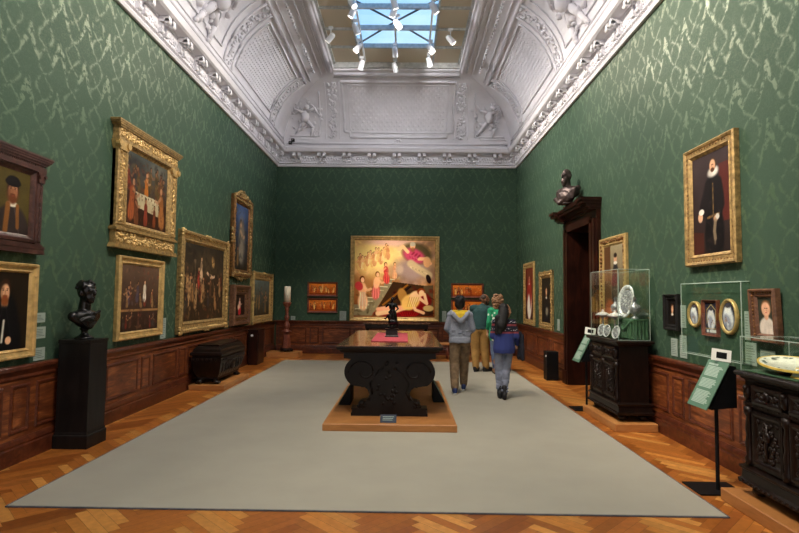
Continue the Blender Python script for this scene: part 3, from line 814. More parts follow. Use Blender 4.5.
    def build(s, name, parent, w, h, x0, y0, z, mat=None, th=0.012):
        """painted panel of real thickness: colour grid in front, box behind"""
        im = s.done() / 255.0; L = np.where(im <= 0.04045, im / 12.92, ((im + 0.055) / 1.055) ** 2.4)
        nx, ny = s.nx, s.ny
        m = MB()
        v = [(x0 - w / 2 + w * i / (nx - 1), y0 + h * j / (ny - 1), z) for j in range(ny) for i in range(nx)]
        f = [(j * nx + i, j * nx + i + 1, (j + 1) * nx + i + 1, (j + 1) * nx + i) for j in range(ny - 1) for i in range(nx - 1)]
        m.add(v, f); me = None
        k = m.n
        m.add([(x0 - w / 2, y0, z - th), (x0 + w / 2, y0, z - th), (x0 + w / 2, y0 + h, z - th), (x0 - w / 2, y0 + h, z - th)], [(3, 2, 1, 0)])
        c = [0, nx - 1, nx * ny - 1, nx * (ny - 1)]
        m.f += [(c[0], k, k + 1, c[1]), (c[1], k + 1, k + 2, c[2]), (c[2], k + 2, k + 3, c[3]), (c[3], k + 3, k, c[0])]
        me = bpy.data.meshes.new(name); me.from_pydata(m.v, [], m.f); me.update()
        a = me.color_attributes.new('Col', 'FLOAT_COLOR', 'POINT')
        cols = np.ones((m.n, 4), np.float32); cols[:k, :3] = L.reshape(-1, 3); cols[k:, :3] = 0.03
        a.data.foreach_set('color', cols.ravel())
        me.materials.append(mat or M_CANVAS)
        o = bpy.data.objects.new(name, me); COL.objects.link(o); o.parent = parent
        return o

def studs(m, w, h, inset, z, step, r, seed, y0=0.0, jit=0.3, x0=0.0, lump=None):
    """running carved ornament round a frame band"""
    rr = random.Random(seed)
    def put(x, y):
        q = r * rr.uniform(1 - jit, 1 + jit); m.ell((x + x0 + rr.uniform(-1, 1) * r * jit, y + rr.uniform(-1, 1) * r * jit, z), (q, q * rr.uniform(0.7, 1.3), lump or q * 0.7), (0, 0, rr.uniform(0, 3)), 1)
    W, H = w - 2 * inset, h - 2 * inset
    for k in range(int(W / step) + 1):
        x = -W / 2 + k * W / max(1, int(W / step)); put(x, y0 + inset); put(x, y0 + h - inset)
    for k in range(1, int(H / step)):
        y = y0 + inset + k * H / int(H / step); put(-W / 2, y); put(W / 2, y)

def hang(name, label, wall, along, z0, group=None, cat='painting', tilt=0.0):
    o = empty(name, wall_pos(wall, along, z0), ROT[wall], label, cat, group)
    if tilt: o.rotation_euler = (Euler(ROT[wall]).to_matrix() @ Euler((tilt, 0, 0)).to_matrix()).to_euler()
    return o

def framed(root, W, H, fw, cv, mat, carve=None, prof=None, depth=0.07, seed=1, slip=None, stud=(0.5, 0.07, 0.025), crest=False):
    """moulded frame (child) + carving (sub-part) + canvas (child)"""
    d = depth
    prof = prof or [(0, 0.003), (0, d * 0.7), (fw * 0.12, d), (fw * 0.28, d * 0.95), (fw * 0.36, d * 0.7), (fw * 0.7, d * 0.55), (fw * 0.8, d * 0.68), (fw * 0.92, d * 0.5), (fw, d * 0.36), (fw, 0.003)]
    fr = MB().frame(W, H, prof + [prof[0]]).build('frame', mat, root)
    if carve:
        m = MB(); studs(m, W, H, fw * stud[0], d * 0.68, stud[1], stud[2], seed)
        if crest:
            rr = random.Random(seed)
            for cxs, cys in ((-W / 2, 0), (W / 2, 0), (-W / 2, H), (W / 2, H), (0, 0), (0, H), (-W / 2, H / 2), (W / 2, H / 2)):
                for k in range(7):
                    px = cxs * (1 - 0.10 * fw / W) + rr.uniform(-1, 1) * fw * 0.55; py = cys + rr.uniform(-1, 1) * fw * 0.55
                    px = max(-W / 2 + 0.01, min(W / 2 - 0.01, px)); py = max(0.01, min(H - 0.01, py))
                    m.ell((px, py, d * 0.75), (fw * 0.2, fw * 0.14, fw * 0.16), (0, 0, rr.uniform(0, 3)), 1)
        m.build('carving', carve, fr, True)
    cv.build('canvas', root, W - 2 * fw + 0.01, H - 2 * fw + 0.01, 0, fw - 0.005, d * 0.35)
    return fr

def tabernacle(root, W, H, cw, ch, cy, cv, m_main, m_carve, seed=1, depth=0.13):
    """picture in an architectural frame: base, two pilasters, entablature with cornice"""
    bw = W * 0.87; pw = (bw - cw) / 2 - 0.07; d = depth
    body = MB().box(-bw / 2, bw / 2, cy - 0.10, cy + ch + 0.10, 0.003, d * 0.35).build('back_board', m_main, root)
    b = MB()
    b.prism([(-bw / 2 - 0.05, 0.0), (bw / 2 + 0.05, 0.0), (bw / 2 + 0.02, 0.06), (-bw / 2 - 0.02, 0.06)], 'z', 0.003, d * 0.8)
    b.box(-bw / 2, bw / 2, 0.06, cy - 0.13, 0.003, d * 0.6)
    b.box(-bw / 2 - 0.04, bw / 2 + 0.04, cy - 0.13, cy - 0.10, 0.003, d * 0.85); b.box(-bw / 2 - 0.02, bw / 2 + 0.02, cy - 0.10, cy - 0.08, 0.003, d * 0.7)
    base = b.build('base', m_main, root)
    def scroll(x0, x1, y0, y1, z, n, par, sd, r=0.024):
        rr = random.Random(sd); m = MB()
        for k in range(n):
            m.ell((rr.uniform(x0, x1), rr.uniform(y0, y1), z), (r * rr.uniform(0.6, 1.5), r * rr.uniform(0.6, 1.2), r * 0.6), (0, 0, rr.uniform(0, 3)), 1)
        m.build('carving', m_carve, par, True)
    scroll(-bw / 2 + 0.05, bw / 2 - 0.05, 0.08, cy - 0.15, d * 0.6, int(bw * 90), base, seed)
    for sg in (-1, 1):
        xc = sg * (bw / 2 - pw / 2)
        p = MB().box(xc - pw / 2, xc + pw / 2, cy - 0.08, cy + ch + 0.02, 0.003, d * 0.62)
        p.frame(pw, ch + 0.06, [(0, d * 0.62), (0.01, d * 0.72), (0.025, d * 0.72), (0.03, d * 0.62)], cy - 0.06, xc)
        po = p.build('pilaster', m_main, root)
        scroll(xc - pw * 0.22, xc + pw * 0.22, cy - 0.02, cy + ch - 0.03, d * 0.62, int(ch * 60), po, seed + sg + 3, min(0.022, pw * 0.16))
        c = MB().prism([(xc - pw * 0.5, cy + ch - 0.06), (xc + pw * 0.5, cy + ch - 0.06), (xc + pw * 0.72, cy + ch + 0.05), (xc - pw * 0.72, cy + ch + 0.05)], 'z', 0.003, d * 0.8)
        for q in (-1, 1):
            c.cyl((xc + q * pw * 0.5, cy + ch + 0.01, d * 0.5), (xc + q * pw * 0.5, cy + ch + 0.01, d * 0.95), pw * 0.22, n=10)
        c.build('capital', m_carve, root)
    t = MB(); y = cy + ch + 0.05
    t.box(-bw / 2 - 0.02, bw / 2 + 0.02, y, y + 0.05, 0.003, d * 0.8)
    t.box(-bw / 2 - 0.01, bw / 2 + 0.01, y + 0.05, H - 0.09, 0.003, d * 0.65)
    for k, (g, dd) in enumerate(((0.02, 0.85), (0.045, 0.95), (0.07, 1.02), (0.085, 1.08))):
        t.box(-bw / 2 - g, bw / 2 + g, H - 0.09 + 0.0225 * k, H - 0.09 + 0.0225 * (k + 1), 0.003, d * dd)
    ent = t.build('entablature', m_main, root)
    scroll(-bw / 2 + 0.03, bw / 2 - 0.03, y + 0.065, H - 0.105, d * 0.65, int(bw * 90), ent, seed + 9)
    MB().frame(cw + 0.14, ch + 0.14, [(0, d * 0.35), (0, d * 0.62), (0.03, d * 0.66), (0.045, d * 0.5), (0.07, d * 0.4), (0.07, d * 0.35)], cy - 0.07).build('inner_moulding', m_main, root)
    cv.build('canvas', root, cw, ch, 0, cy, d * 0.38)

# --- left wall
# bearded man in a dark cap, dark architectural frame
cv = Cv(0.56, 0.62, 90, (72, 62, 30), 2)
cv.bust(0.60, 0.52, 0.33, (44, 36, 34), (206, 150, 112), (60, 36, 24), (92, 50, 28), (200, 190, 170), (22, 18, 18))
cv.stroke([(0.50, 0.44), (0.46, 0.02)], 0.05, (112, 72, 36)).stroke([(0.72, 0.44), (0.74, 0.1)], 0.035, (112, 72, 36)).ell(0.60, 0.60, 0.13, 0.13, (92, 50, 28), 0, 0.5, 0.6)
r = hang('framed_portrait', 'portrait of bearded man in black cap, dark purple-brown temple frame with projecting cornice', 'left', 4.94, 2.04)
tabernacle(r, 0.99, 0.99, 0.56, 0.60, 0.18, cv, M_FRAMEB, M_FRAMEB, 3, 0.11)
# bearded man in black with a sword, gold frame
cv = Cv(0.80, 0.68, 110, (30, 22, 14), 3)
cv.ell(0.62, 0.2, 0.30, 0.55, (13, 12, 14), 0, 0.2)
cv.bust(0.62, 0.62, 0.27, (14, 13, 15), (214, 160, 120), (52, 32, 20), (126, 68, 34))
cv.ell(0.70, 0.13, 0.055, 0.05, (216, 166, 128)).stroke([(0.62, 0.38), (0.60, 0.12)], 0.018, (190, 184, 170)).ell(0.42, 0.45, 0.05, 0.06, (200, 195, 180)).ell(0.46, 0.08, 0.06, 0.05, (210, 160, 122))
r = hang('framed_portrait', 'portrait of red-bearded man in black in plain gold frame, under the dark temple frame', 'left', 4.89, 1.01)
framed(r, 1.0, 0.93, 0.095, cv, M_GOLDB, M_GOLDB, seed=4, stud=(0.2, 0.05, 0.016))
# company at a white-clothed table, big golden architectural frame
cv = Cv(1.20, 0.98, 140, (44, 36, 30), 4)
cv.vgrad((70, 40, 24), (86, 92, 88)); cv.ell(0.2, 0.85, 0.2, 0.1, (58, 60, 58), 0, 0.8).ell(0.75, 0.9, 0.25, 0.1, (112, 112, 100), 0, 0.9)
cv.poly([(0, 0.0), (1, 0.0), (1, 0.40), (0, 0.45)], (58, 32, 20), 0.9)
cv.crowd(15, 0.05, 0.96, 0.40, 0.52, 0.34, 0.44, [(128, 56, 36), (68, 52, 42), (96, 76, 44), (52, 56, 60), (116, 66, 40), (60, 44, 36)], 5)
cv.dabs(70, 0.02, 0.98, 0.45, 0.95, [(96, 60, 40), (60, 66, 66), (120, 96, 60), (40, 34, 34), (140, 70, 40)], 0.02, 0.07, 0.45, 5)
cv.person(0.46, 0.40, 0.42, (186, 110, 44), (214, 160, 120), (80, 50, 30), 0, 1)
cv.poly([(0.22, 0.42), (0.78, 0.38), (0.80, 0.20), (0.24, 0.26)], (206, 190, 150)); cv.poly([(0.20, 0.47), (0.74, 0.45), (0.80, 0.38), (0.22, 0.42)], (222, 208, 170))
for k in range(6): cv.ell(0.28 + 0.08 * k, 0.435 - 0.004 * k, 0.014, 0.018, (120, 84, 50))
cv.person(0.12, 0.06, 0.62, (158, 82, 44), (200, 146, 108), (56, 36, 24), -0.15, 1).person(0.24, 0.0, 0.46, (110, 62, 36), (186, 132, 96), (50, 34, 22), 0.1, 1).person(0.46, 0.02, 0.42, (132, 54, 36), (196, 140, 100), (50, 34, 22)).person(0.87, 0.04, 0.66, (160, 100, 52), (206, 150, 110), (110, 76, 46), 0.12, -1).person(0.68, 0.03, 0.34, (120, 58, 30), (190, 140, 100), (50, 30, 20))
cv.dabs(150, 0.02, 0.98, 0.02, 0.9, [(120, 66, 36), (150, 96, 50), (74, 44, 30), (50, 36, 28), (96, 84, 60)], 0.008, 0.03, 0.34, 6)
cv.img *= 0.78
r = hang('framed_painting', 'painting of people round a white-clothed table in large golden temple frame with cornice', 'left', 7.62, 2.25)
tabernacle(r, 2.02, 1.66, 1.20, 0.98, 0.36, cv, M_GOLD, M_GOLDB, 7, 0.125)
# dim crowded scene below it
cv = Cv(1.08, 0.92, 120, (70, 50, 40), 6)
cv.vgrad((46, 30, 22), (92, 72, 58)); cv.poly([(0, 0.3), (1, 0.3), (1, 0.33), (0, 0.33)], (150, 110, 70))
cv.crowd(12, 0.05, 0.95, 0.34, 0.5, 0.24, 0.34, [(110, 50, 36), (70, 60, 70), (126, 96, 62), (60, 42, 36), (92, 52, 44)], 7)
cv.person(0.60, 0.45, 0.34, (216, 206, 184), (220, 170, 130), (70, 40, 24), 0, 0)
cv.crowd(7, 0.08, 0.92, 0.02, 0.06, 0.2, 0.27, [(70, 44, 34), (96, 40, 30), (58, 48, 40)], 8)
cv.dabs(150, 0.02, 0.98, 0.02, 0.98, [(96, 60, 46), (60, 44, 40), (120, 86, 60), (84, 74, 80), (110, 50, 40)], 0.012, 0.05, 0.42, 7)
cv.ell(0.60, 0.62, 0.05, 0.08, (206, 190, 166), 0, 0.6, 0.6)
r = hang('framed_painting', 'dim painting with one white figure in gold frame, below the golden temple frame', 'left', 7.57, 1.03)
framed(r, 1.30, 1.13, 0.11, cv, M_GOLDB, M_GOLDB, seed=8, stud=(0.2, 0.05, 0.016))
# large dark scene with many figures
cv = Cv(1.96, 1.34, 150, (40, 32, 24), 9)
cv.vgrad((52, 38, 24), (46, 42, 36)); cv.ell(0.55, 0.75, 0.35, 0.2, (70, 58, 42), 0, 0.9)
cv.poly([(0.22, 0.3), (0.27, 0.3), (0.27, 0.8), (0.22, 0.8)], (96, 80, 60)).poly([(0.05, 0.45), (0.2, 0.45), (0.2, 0.7), (0.05, 0.75)], (62, 52, 40))
cv.crowd(22, 0.05, 0.95, 0.05, 0.38, 0.24, 0.36, [(128, 92, 56), (90, 44, 32), (60, 54, 46), (150, 116, 76), (72, 50, 34), (48, 40, 40)], 10)
cv.person(0.40, 0.52, 0.34, (196, 160, 124), (214, 170, 130), (60, 40, 28)).person(0.34, 0.42, 0.3, (150, 54, 40), (206, 160, 120), (60, 40, 24))
cv.ell(0.70, 0.80, 0.05, 0.09, (190, 150, 92), 0.4).ell(0.64, 0.60, 0.07, 0.03, (206, 170, 130), -0.3).stroke([(0.55, 0.64), (0.66, 0.58), (0.74, 0.6)], 0.02, (210, 170, 134))
cv.dabs(260, 0.02, 0.98, 0.02, 0.62, [(110, 76, 44), (64, 44, 30), (140, 104, 66), (86, 40, 28), (44, 36, 30), (28, 22, 18)], 0.010, 0.045, 0.5, 8).dabs(70, 0.02, 0.98, 0.6, 0.98, [(56, 44, 32), (38, 32, 26), (74, 60, 44)], 0.02, 0.08, 0.5, 9)
r = hang('framed_painting', 'large dark painting crowded with figures in carved gold frame, above the black chest', 'left', 9.97, 0.99)
framed(r, 2.36, 1.76, 0.20, cv, M_GOLD, M_GOLDB, depth=0.10, seed=11, stud=(0.3, 0.075, 0.032), crest=True)
# tall picture in an openwork gilded frame
cv = Cv(0.95, 1.45, 110, (44, 40, 36), 12)
cv.vgrad((40, 34, 24), (56, 76, 116)); cv.ell(0.5, 0.85, 0.2, 0.12, (80, 100, 140), 0, 0.8).ell(0.55, 0.45, 0.16, 0.36, (112, 104, 92), 0.1, 0.5)
cv.person(0.50, 0.12, 0.68, (120, 112, 98), (190, 150, 116), (50, 36, 26), 0.1, 1).person(0.28, 0.06, 0.3, (110, 84, 48), (180, 130, 94), (60, 40, 24))
cv.dabs(80, 0.05, 0.95, 0.02, 0.98, [(60, 56, 52), (90, 84, 80), (44, 40, 36), (70, 80, 104)], 0.015, 0.06, 0.4, 3)
r = hang('framed_painting', 'tall narrow bluish painting in ornate pierced gilded frame, highest near the far corner', 'left', 12.08, 2.06)
fr = framed(r, 1.34, 1.80, 0.17, cv, M_GOLDD, M_GOLD, depth=0.11, seed=13, stud=(0.45, 0.06, 0.042), crest=True)
m = MB(); rr = random.Random(2)
for k in range(46):
    a = rr.random(); m.ell(((a - 0.5) * 1.2, 1.80 + 0.17 * math.sin(a * PI) * rr.random() - 0.02, 0.07), (0.05, 0.04, 0.035), (0, 0, rr.uniform(0, 3)), 1)
for k in range(30):
    a = rr.random(); m.ell(((a - 0.5) * 1.0, 0.02 - 0.09 * math.sin(a * PI) * rr.random(), 0.06), (0.04, 0.04, 0.035), (0, 0, rr.uniform(0, 3)), 1)
for sg in (-1, 1):
    for k in range(12): m.ell((sg * (0.67 + 0.06 * rr.random()), 0.9 + rr.uniform(-0.16, 0.16), 0.06), 0.035, (0, 0, 0), 1)
m.build('crest', M_GOLD, r, True)
# small narrow portrait with a red figure under it
cv = Cv(0.6, 0.62, 80, (40, 28, 22), 14)
cv.person(0.5, 0.04, 0.85, (176, 44, 48), (220, 170, 140), (70, 44, 28), 0, 1, (210, 170, 150)).ell(0.4, 0.4, 0.09, 0.14, (216, 176, 150))
r = hang('framed_painting', 'small painting of figure in red in thick brown frame, under pierced gilded frame', 'left', 12.06, 0.98)
framed(r, 1.16, 0.90, 0.22, cv, M_CHILDF, M_GOLDD, depth=0.14, seed=15, stud=(0.6, 0.08, 0.02))
# painting by the corner
cv = Cv(1.4, 0.95, 100, (60, 62, 50), 16)
cv.vgrad((58, 46, 30), (104, 116, 112)); cv.crowd(8, 0.1, 0.9, 0.05, 0.3, 0.4, 0.55, [(120, 96, 60), (60, 66, 70), (140, 110, 70), (84, 56, 40)], 17)
cv.dabs(90, 0.05, 0.95, 0.02, 0.98, [(90, 80, 56), (60, 60, 50), (120, 104, 80), (80, 96, 96)], 0.015, 0.06, 0.4, 4)
r = hang('framed_painting', 'gold-framed painting nearest the back corner on the left wall, beside the candlestick', 'left', 13.94, 0.94)
framed(r, 1.92, 1.30, 0.20, cv, M_GOLDB, M_GOLD, depth=0.11, seed=18, stud=(0.4, 0.07, 0.034), crest=True)

# --- back wall: large allegory with a stair, a sleeping woman and a crowd in golden light
cv = Cv(2.28, 2.17, 240, (190, 160, 120), 21, 0.18, 1.45)
cv.vgrad((140, 96, 66), (216, 176, 126)); cv.dabs(120, 0, 0.6, 0.5, 1, [(236, 206, 140), (204, 150, 110), (226, 180, 150), (190, 130, 100)], 0.02, 0.08, 0.4, 3).dabs(80, 0.5, 1, 0.42, 1, [(170, 140, 126), (130, 108, 100), (206, 176, 150)], 0.03, 0.09, 0.4, 4); cv.ell(0.25, 0.78, 0.36, 0.22, (240, 214, 150), 0, 0.9, 0.9).ell(0.72, 0.62, 0.22, 0.16, (166, 146, 138), 0, 0.8)
cv.ell(0.45, 0.98, 0.3, 0.06, (214, 180, 160), 0, 0.8)
for k in range(14):
    cv.person(0.05 + 0.028 * k, 0.60 + 0.03 * math.sin(k * 1.7) + 0.012 * k, 0.19, [(216, 172, 120), (204, 150, 110), (226, 190, 140)][k % 3], (226, 180, 140), (150, 104, 66), 0.1 * math.sin(k), (k % 3) - 1)
cv.poly([(0.0, 0.02), (0.0, 0.16), (0.12, 0.16), (0.12, 0.19), (0.17, 0.19), (0.17, 0.24), (0.22, 0.24), (0.22, 0.29), (0.27, 0.29), (0.27, 0.34), (0.32, 0.34), (0.32, 0.39), (0.37, 0.39), (0.37, 0.44), (0.42, 0.44), (0.42, 0.49), (0.47, 0.49), (0.47, 0.43), (0.26, 0.08), (0.22, 0.02)], (150, 140, 116))
for k in range(9):
    cv.stroke([(0.02 + 0.05 * k, 0.105 + 0.049 * k), (0.14 + 0.045 * k, 0.11 + 0.047 * k)], 0.006, (206, 196, 166))
cv.dabs(60, 0.0, 0.45, 0.03, 0.4, [(120, 108, 84), (170, 156, 124), (96, 84, 66)], 0.01, 0.035, 0.35, 5)
cv.poly([(0.24, 0.02), (0.48, 0.46), (0.98, 0.40), (0.98, 0.02)], (92, 74, 56)); cv.poly([(0.86, 0.1), (0.98, 0.1), (0.98, 0.42), (0.86, 0.41)], (120, 104, 84))
cv.dabs(70, 0.5, 0.97, 0.03, 0.38, [(70, 52, 40), (112, 86, 60), (52, 38, 32), (130, 60, 50)], 0.015, 0.05, 0.35, 6)
cv.stroke([(0.36, 0.16), (0.66, 0.42)], 0.012, (150, 110, 64)).stroke([(0.40, 0.14), (0.70, 0.40)], 0.008, (60, 42, 30))
cv.ell(0.60, 0.28, 0.06, 0.10, (176, 138, 88), 0.3)
cv.person(0.11, 0.10, 0.44, (228, 186, 150), (234, 190, 152), (110, 70, 40), 0.05, 1, (226, 178, 140)).ell(0.06, 0.40, 0.05, 0.06, (196, 92, 92), 0.5)
cv.person(0.27, 0.24, 0.36, (204, 120, 112), (230, 184, 146), (120, 76, 44), -0.1, 1, (226, 180, 140)).person(0.40, 0.44, 0.28, (190, 90, 84), (226, 180, 140), (110, 70, 44), 0.1, -1).person(0.50, 0.50, 0.22, (214, 160, 124), (226, 180, 140), (120, 80, 50), 0, 1)
cv.ell(0.77, 0.83, 0.20, 0.13, (120, 108, 84), -0.3, 0.3).ell(0.74, 0.80, 0.15, 0.09, (196, 100, 122), -0.4, 0.4).ell(0.72, 0.93, 0.035, 0.045, (226, 178, 140)).ell(0.72, 0.95, 0.036, 0.03, (190, 180, 160))
cv.stroke([(0.66, 0.85), (0.60, 0.92), (0.55, 0.88)], 0.022, (230, 186, 146)).stroke([(0.80, 0.76), (0.88, 0.76), (0.94, 0.70)], 0.022, (228, 182, 144)).stroke([(0.70, 0.70), (0.80, 0.62), (0.92, 0.55)], 0.05, (196, 176, 144)).ell(0.90, 0.72, 0.05, 0.07, (214, 170, 130)).ell(0.56, 0.62, 0.05, 0.06, (190, 168, 150), 0, 0.6)
cv.ell(0.92, 0.50, 0.03, 0.06, (66, 42, 30), 0.3)
cv.ell(0.55, 0.05, 0.30, 0.045, (132, 40, 42), 0, 0.3).ell(0.80, 0.20, 0.16, 0.12, (140, 40, 44), 0.2, 0.3)
cv.stroke([(0.72, 0.17), (0.52, 0.09), (0.30, 0.05)], 0.035, (232, 190, 152)).stroke([(0.62, 0.12), (0.46, 0.13), (0.30, 0.10)], 0.028, (226, 170, 140))
cv.ell(0.70, 0.20, 0.13, 0.10, (226, 186, 120), 0.5, 0.25).ell(0.76, 0.27, 0.08, 0.07, (234, 194, 154), 0.7, 0.3)
cv.ell(0.83, 0.335, 0.052, 0.045, (150, 86, 46)).ell(0.835, 0.315, 0.036, 0.04, (236, 194, 156)).stroke([(0.78, 0.27), (0.90, 0.18), (0.87, 0.30)], 0.02, (234, 192, 154)).stroke([(0.70, 0.25), (0.76, 0.10), (0.86, 0.06)], 0.02, (232, 188, 150)).ell(0.92, 0.12, 0.07, 0.04, (206, 180, 130), 0, 0.3)
for k in range(9):
    cv.ell(0.70 + 0.012 * k, 0.80 - 0.006 * k + 0.02 * (k % 3), 0.03, 0.012, [(166, 70, 96), (222, 140, 150), (140, 56, 78)][k % 3], 0.8, 0.6, 0.7); cv.stroke([(0.60 + 0.02 * k, 0.02), (0.57 + 0.03 * k, 0.06)], 0.006, (170, 66, 66), 0.7); cv.stroke([(0.66 + 0.012 * k, 0.14), (0.69 + 0.014 * k, 0.26)], 0.005, [(190, 146, 84), (246, 214, 150)][k % 2], 0.6)
    cv.stroke([(0.08 + 0.008 * k, 0.14), (0.09 + 0.006 * k, 0.32)], 0.004, [(180, 130, 104), (244, 214, 190)][k % 2], 0.6)
    cv.ell(0.72 + 0.02 * k, 0.64 - 0.008 * k, 0.035, 0.012, [(224, 206, 170), (150, 130, 104)][k % 2], -0.5, 0.6, 0.6)
cv.ell(0.72, 0.88, 0.03, 0.03, (150, 110, 80), 0, 0.5, 0.7).ell(0.45, 0.60, 0.05, 0.08, (186, 150, 124), 0, 0.8, 0.5)
r = hang('framed_painting', 'largest painting, pink and golden figures on a staircase, in gilt frame on the back wall', 'back', -0.305, 0.94)
framed(r, 2.585, 2.475, 0.127, cv, M_GOLDB, None, depth=0.09, prof=[(0, 0.003), (0, 0.06), (0.02, 0.085), (0.035, 0.085), (0.045, 0.065), (0.085, 0.05), (0.095, 0.06), (0.11, 0.045), (0.127, 0.03), (0.127, 0.003)])
def inlay(seed, plain_=False):
    c = Cv(0.78, 0.30, 70, (190, 98, 40), seed, 0.3)
    c.vgrad((176, 76, 22), (232, 130, 46)); c.crowd(13, 0.06, 0.94, 0.08, 0.3, 0.45, 0.6, [(226, 150, 70), (140, 56, 24), (236, 176, 96), (170, 80, 36), (110, 42, 20)], seed)
    c.dabs(80, 0.02, 0.98, 0.1, 0.95, [(236, 160, 76), (150, 60, 24), (250, 196, 110), (190, 90, 36)], 0.02, 0.07, 0.5, seed + 1)
    if plain_: c.ell(0.5, 0.6, 0.06, 0.3, (244, 190, 110))
    c.stroke([(0.0, 0.1), (1, 0.1)], 0.03, (110, 46, 20)); return c
for (x, z, lb, sd) in ((-2.39, 1.645, 'orange relief panel left of the big painting, upper of the pair', 31), (-2.385, 1.172, 'orange relief panel left of the big painting, lower of the pair', 32),
                       (1.80, 1.645, 'orange relief panel right of the big painting, upper of the pair', 33), (1.805, 1.172, 'orange relief panel right of the big painting, lower and partly behind the visitors', 34)):
    r = hang('relief_panel', lb, 'back', x, z, 'orange relief panels flanking the big painting')
    framed(r, 0.935 if x > 0 else 0.875, 0.417, 0.05, inlay(sd, sd == 31), M_REDW, None, depth=0.05)

# --- right wall (local x runs towards the camera)
def portrait_stand(seed, bg, coat, skin, extra=None, w=0.9, h=1.2):
    c = Cv(w, h, 120, bg, seed)
    return c
cv = Cv(1.0, 1.24, 100, (70, 34, 24), 41)
cv.vgrad((60, 34, 24), (112, 50, 34)); cv.ell(0.5, 0.42, 0.26, 0.42, (150, 50, 40), 0, 0.2).ell(0.5, 0.30, 0.22, 0.30, (226, 220, 206), 0, 0.3).bust(0.5, 0.72, 0.15, (150, 48, 40), (206, 156, 122), (90, 60, 40), None, (220, 214, 200))
cv.ell(0.45, 0.25, 0.12, 0.24, (236, 232, 220), 0, 0.4)
r = hang('framed_painting', 'seated figure in white and red, gold frame, nearest the far end of right wall', 'right', 13.85, 0.96)
framed(r, 1.15, 1.62, 0.15, cv, M_GOLDB, M_GOLD, depth=0.05, seed=42, stud=(0.4, 0.07, 0.025))
cv = Cv(0.85, 0.92, 90, (34, 30, 24), 43)
cv.bust(0.5, 0.60, 0.22, (26, 24, 24), (196, 150, 112), (50, 34, 24), None, (200, 190, 170)); cv.ell(0.55, 0.25, 0.12, 0.1, (120, 112, 96), 0, 0.6)
r = hang('framed_painting', 'dark portrait in gold frame between the far portrait and the doorway', 'right', 12.17, 0.95)
framed(r, 1.10, 1.32, 0.16, cv, M_GOLD, M_GOLD, depth=0.06, seed=44, stud=(0.5, 0.06, 0.035), crest=True)
cv = Cv(0.74, 1.14, 120, (96, 76, 52), 45)
cv.vgrad((70, 52, 36), (150, 138, 108)); cv.poly([(0, 0), (0.35, 0), (0.35, 1), (0, 1)], (86, 58, 36)); cv.ell(0.60, 0.42, 0.13, 0.36, (38, 38, 42), 0, 0.2).ell(0.60, 0.83, 0.05, 0.055, (206, 156, 120)).ell(0.60, 0.87, 0.055, 0.03, (40, 30, 26)).ell(0.60, 0.775, 0.06, 0.02, (226, 220, 206))
cv.stroke([(0.56, 0.4), (0.55, 0.05)], 0.03, (46, 40, 40)).stroke([(0.66, 0.4), (0.67, 0.05)], 0.03, (46, 40, 40)).ell(0.3, 0.2, 0.16, 0.12, (160, 90, 60), 0, 0.5)
r = hang('framed_painting', 'full-length portrait of man in dark clothes, behind the tall glass case', 'right', 8.25, 1.12)
framed(r, 1.03, 1.50, 0.14, cv, M_GOLDB, M_GOLDD, depth=0.06, seed=46, stud=(0.45, 0.06, 0.03))
cv = Cv(0.68, 1.10, 170, (44, 36, 36), 47)
cv.vgrad((40, 30, 28), (60, 48, 50)); cv.poly([(0.68, 0.3), (1, 0.3), (1, 0.85), (0.72, 0.85)], (92, 36, 30), 0.8).poly([(0.0, 0.0), (0.3, 0.0), (0.3, 0.22), (0.0, 0.25)], (70, 34, 26), 0.9)
cv.ell(0.56, 0.52, 0.16, 0.26, (24, 20, 22), 0, 0.15).ell(0.58, 0.20, 0.15, 0.30, (20, 17, 19), 0, 0.15)
cv.stroke([(0.44, 0.68), (0.30, 0.50), (0.26, 0.40)], 0.05, (28, 23, 25)).stroke([(0.70, 0.68), (0.76, 0.46), (0.62, 0.36)], 0.05, (26, 22, 24)).stroke([(0.56, 0.68), (0.56, 0.35)], 0.008, (120, 96, 56)).stroke([(0.42, 0.36), (0.70, 0.38)], 0.012, (130, 100, 60))
cv.dabs(60, 0.42, 0.72, 0.05, 0.7, [(40, 32, 34), (30, 25, 28), (52, 42, 40)], 0.01, 0.04, 0.4, 5)
cv.ell(0.57, 0.795, 0.085, 0.05, (206, 200, 190), 0.1, 0.5).ell(0.60, 0.80, 0.05, 0.035, (228, 224, 216), 0.1, 0.7).ell(0.57, 0.87, 0.055, 0.065, (70, 50, 36)).ell(0.56, 0.855, 0.045, 0.062, (216, 166, 130)).ell(0.56, 0.815, 0.03, 0.022, (84, 54, 36)).ell(0.545, 0.865, 0.008, 0.006, (30, 20, 16)).ell(0.575, 0.865, 0.008, 0.006, (30, 20, 16)).stroke([(0.555, 0.86), (0.55, 0.84)], 0.005, (160, 110, 84))
cv.ell(0.22, 0.38, 0.04, 0.05, (214, 170, 136)).ell(0.25, 0.43, 0.045, 0.03, (230, 226, 214)).ell(0.62, 0.34, 0.035, 0.03, (190, 146, 114)).ell(0.66, 0.355, 0.03, 0.028, (206, 200, 188)).stroke([(0.61, 0.32), (0.58, 0.22), (0.60, 0.15)], 0.022, (150, 130, 104), 0.85).stroke([(0.60, 0.2), (0.59, 0.1)], 0.012, (120, 104, 84), 0.7)
cv.img *= 0.9
r = hang('framed_painting', 'large portrait of standing man in black with white ruff, high on the right wall', 'right', 5.60, 2.02)
framed(r, 0.93, 1.31, 0.115, cv, M_GOLD, M_GOLDD, depth=0.07, seed=48, stud=(0.45, 0.05, 0.012), prof=[(0, 0.003), (0, 0.055), (0.015, 0.07), (0.035, 0.062), (0.045, 0.05), (0.085, 0.046), (0.095, 0.054), (0.11, 0.04), (0.125, 0.026), (0.125, 0.003)])
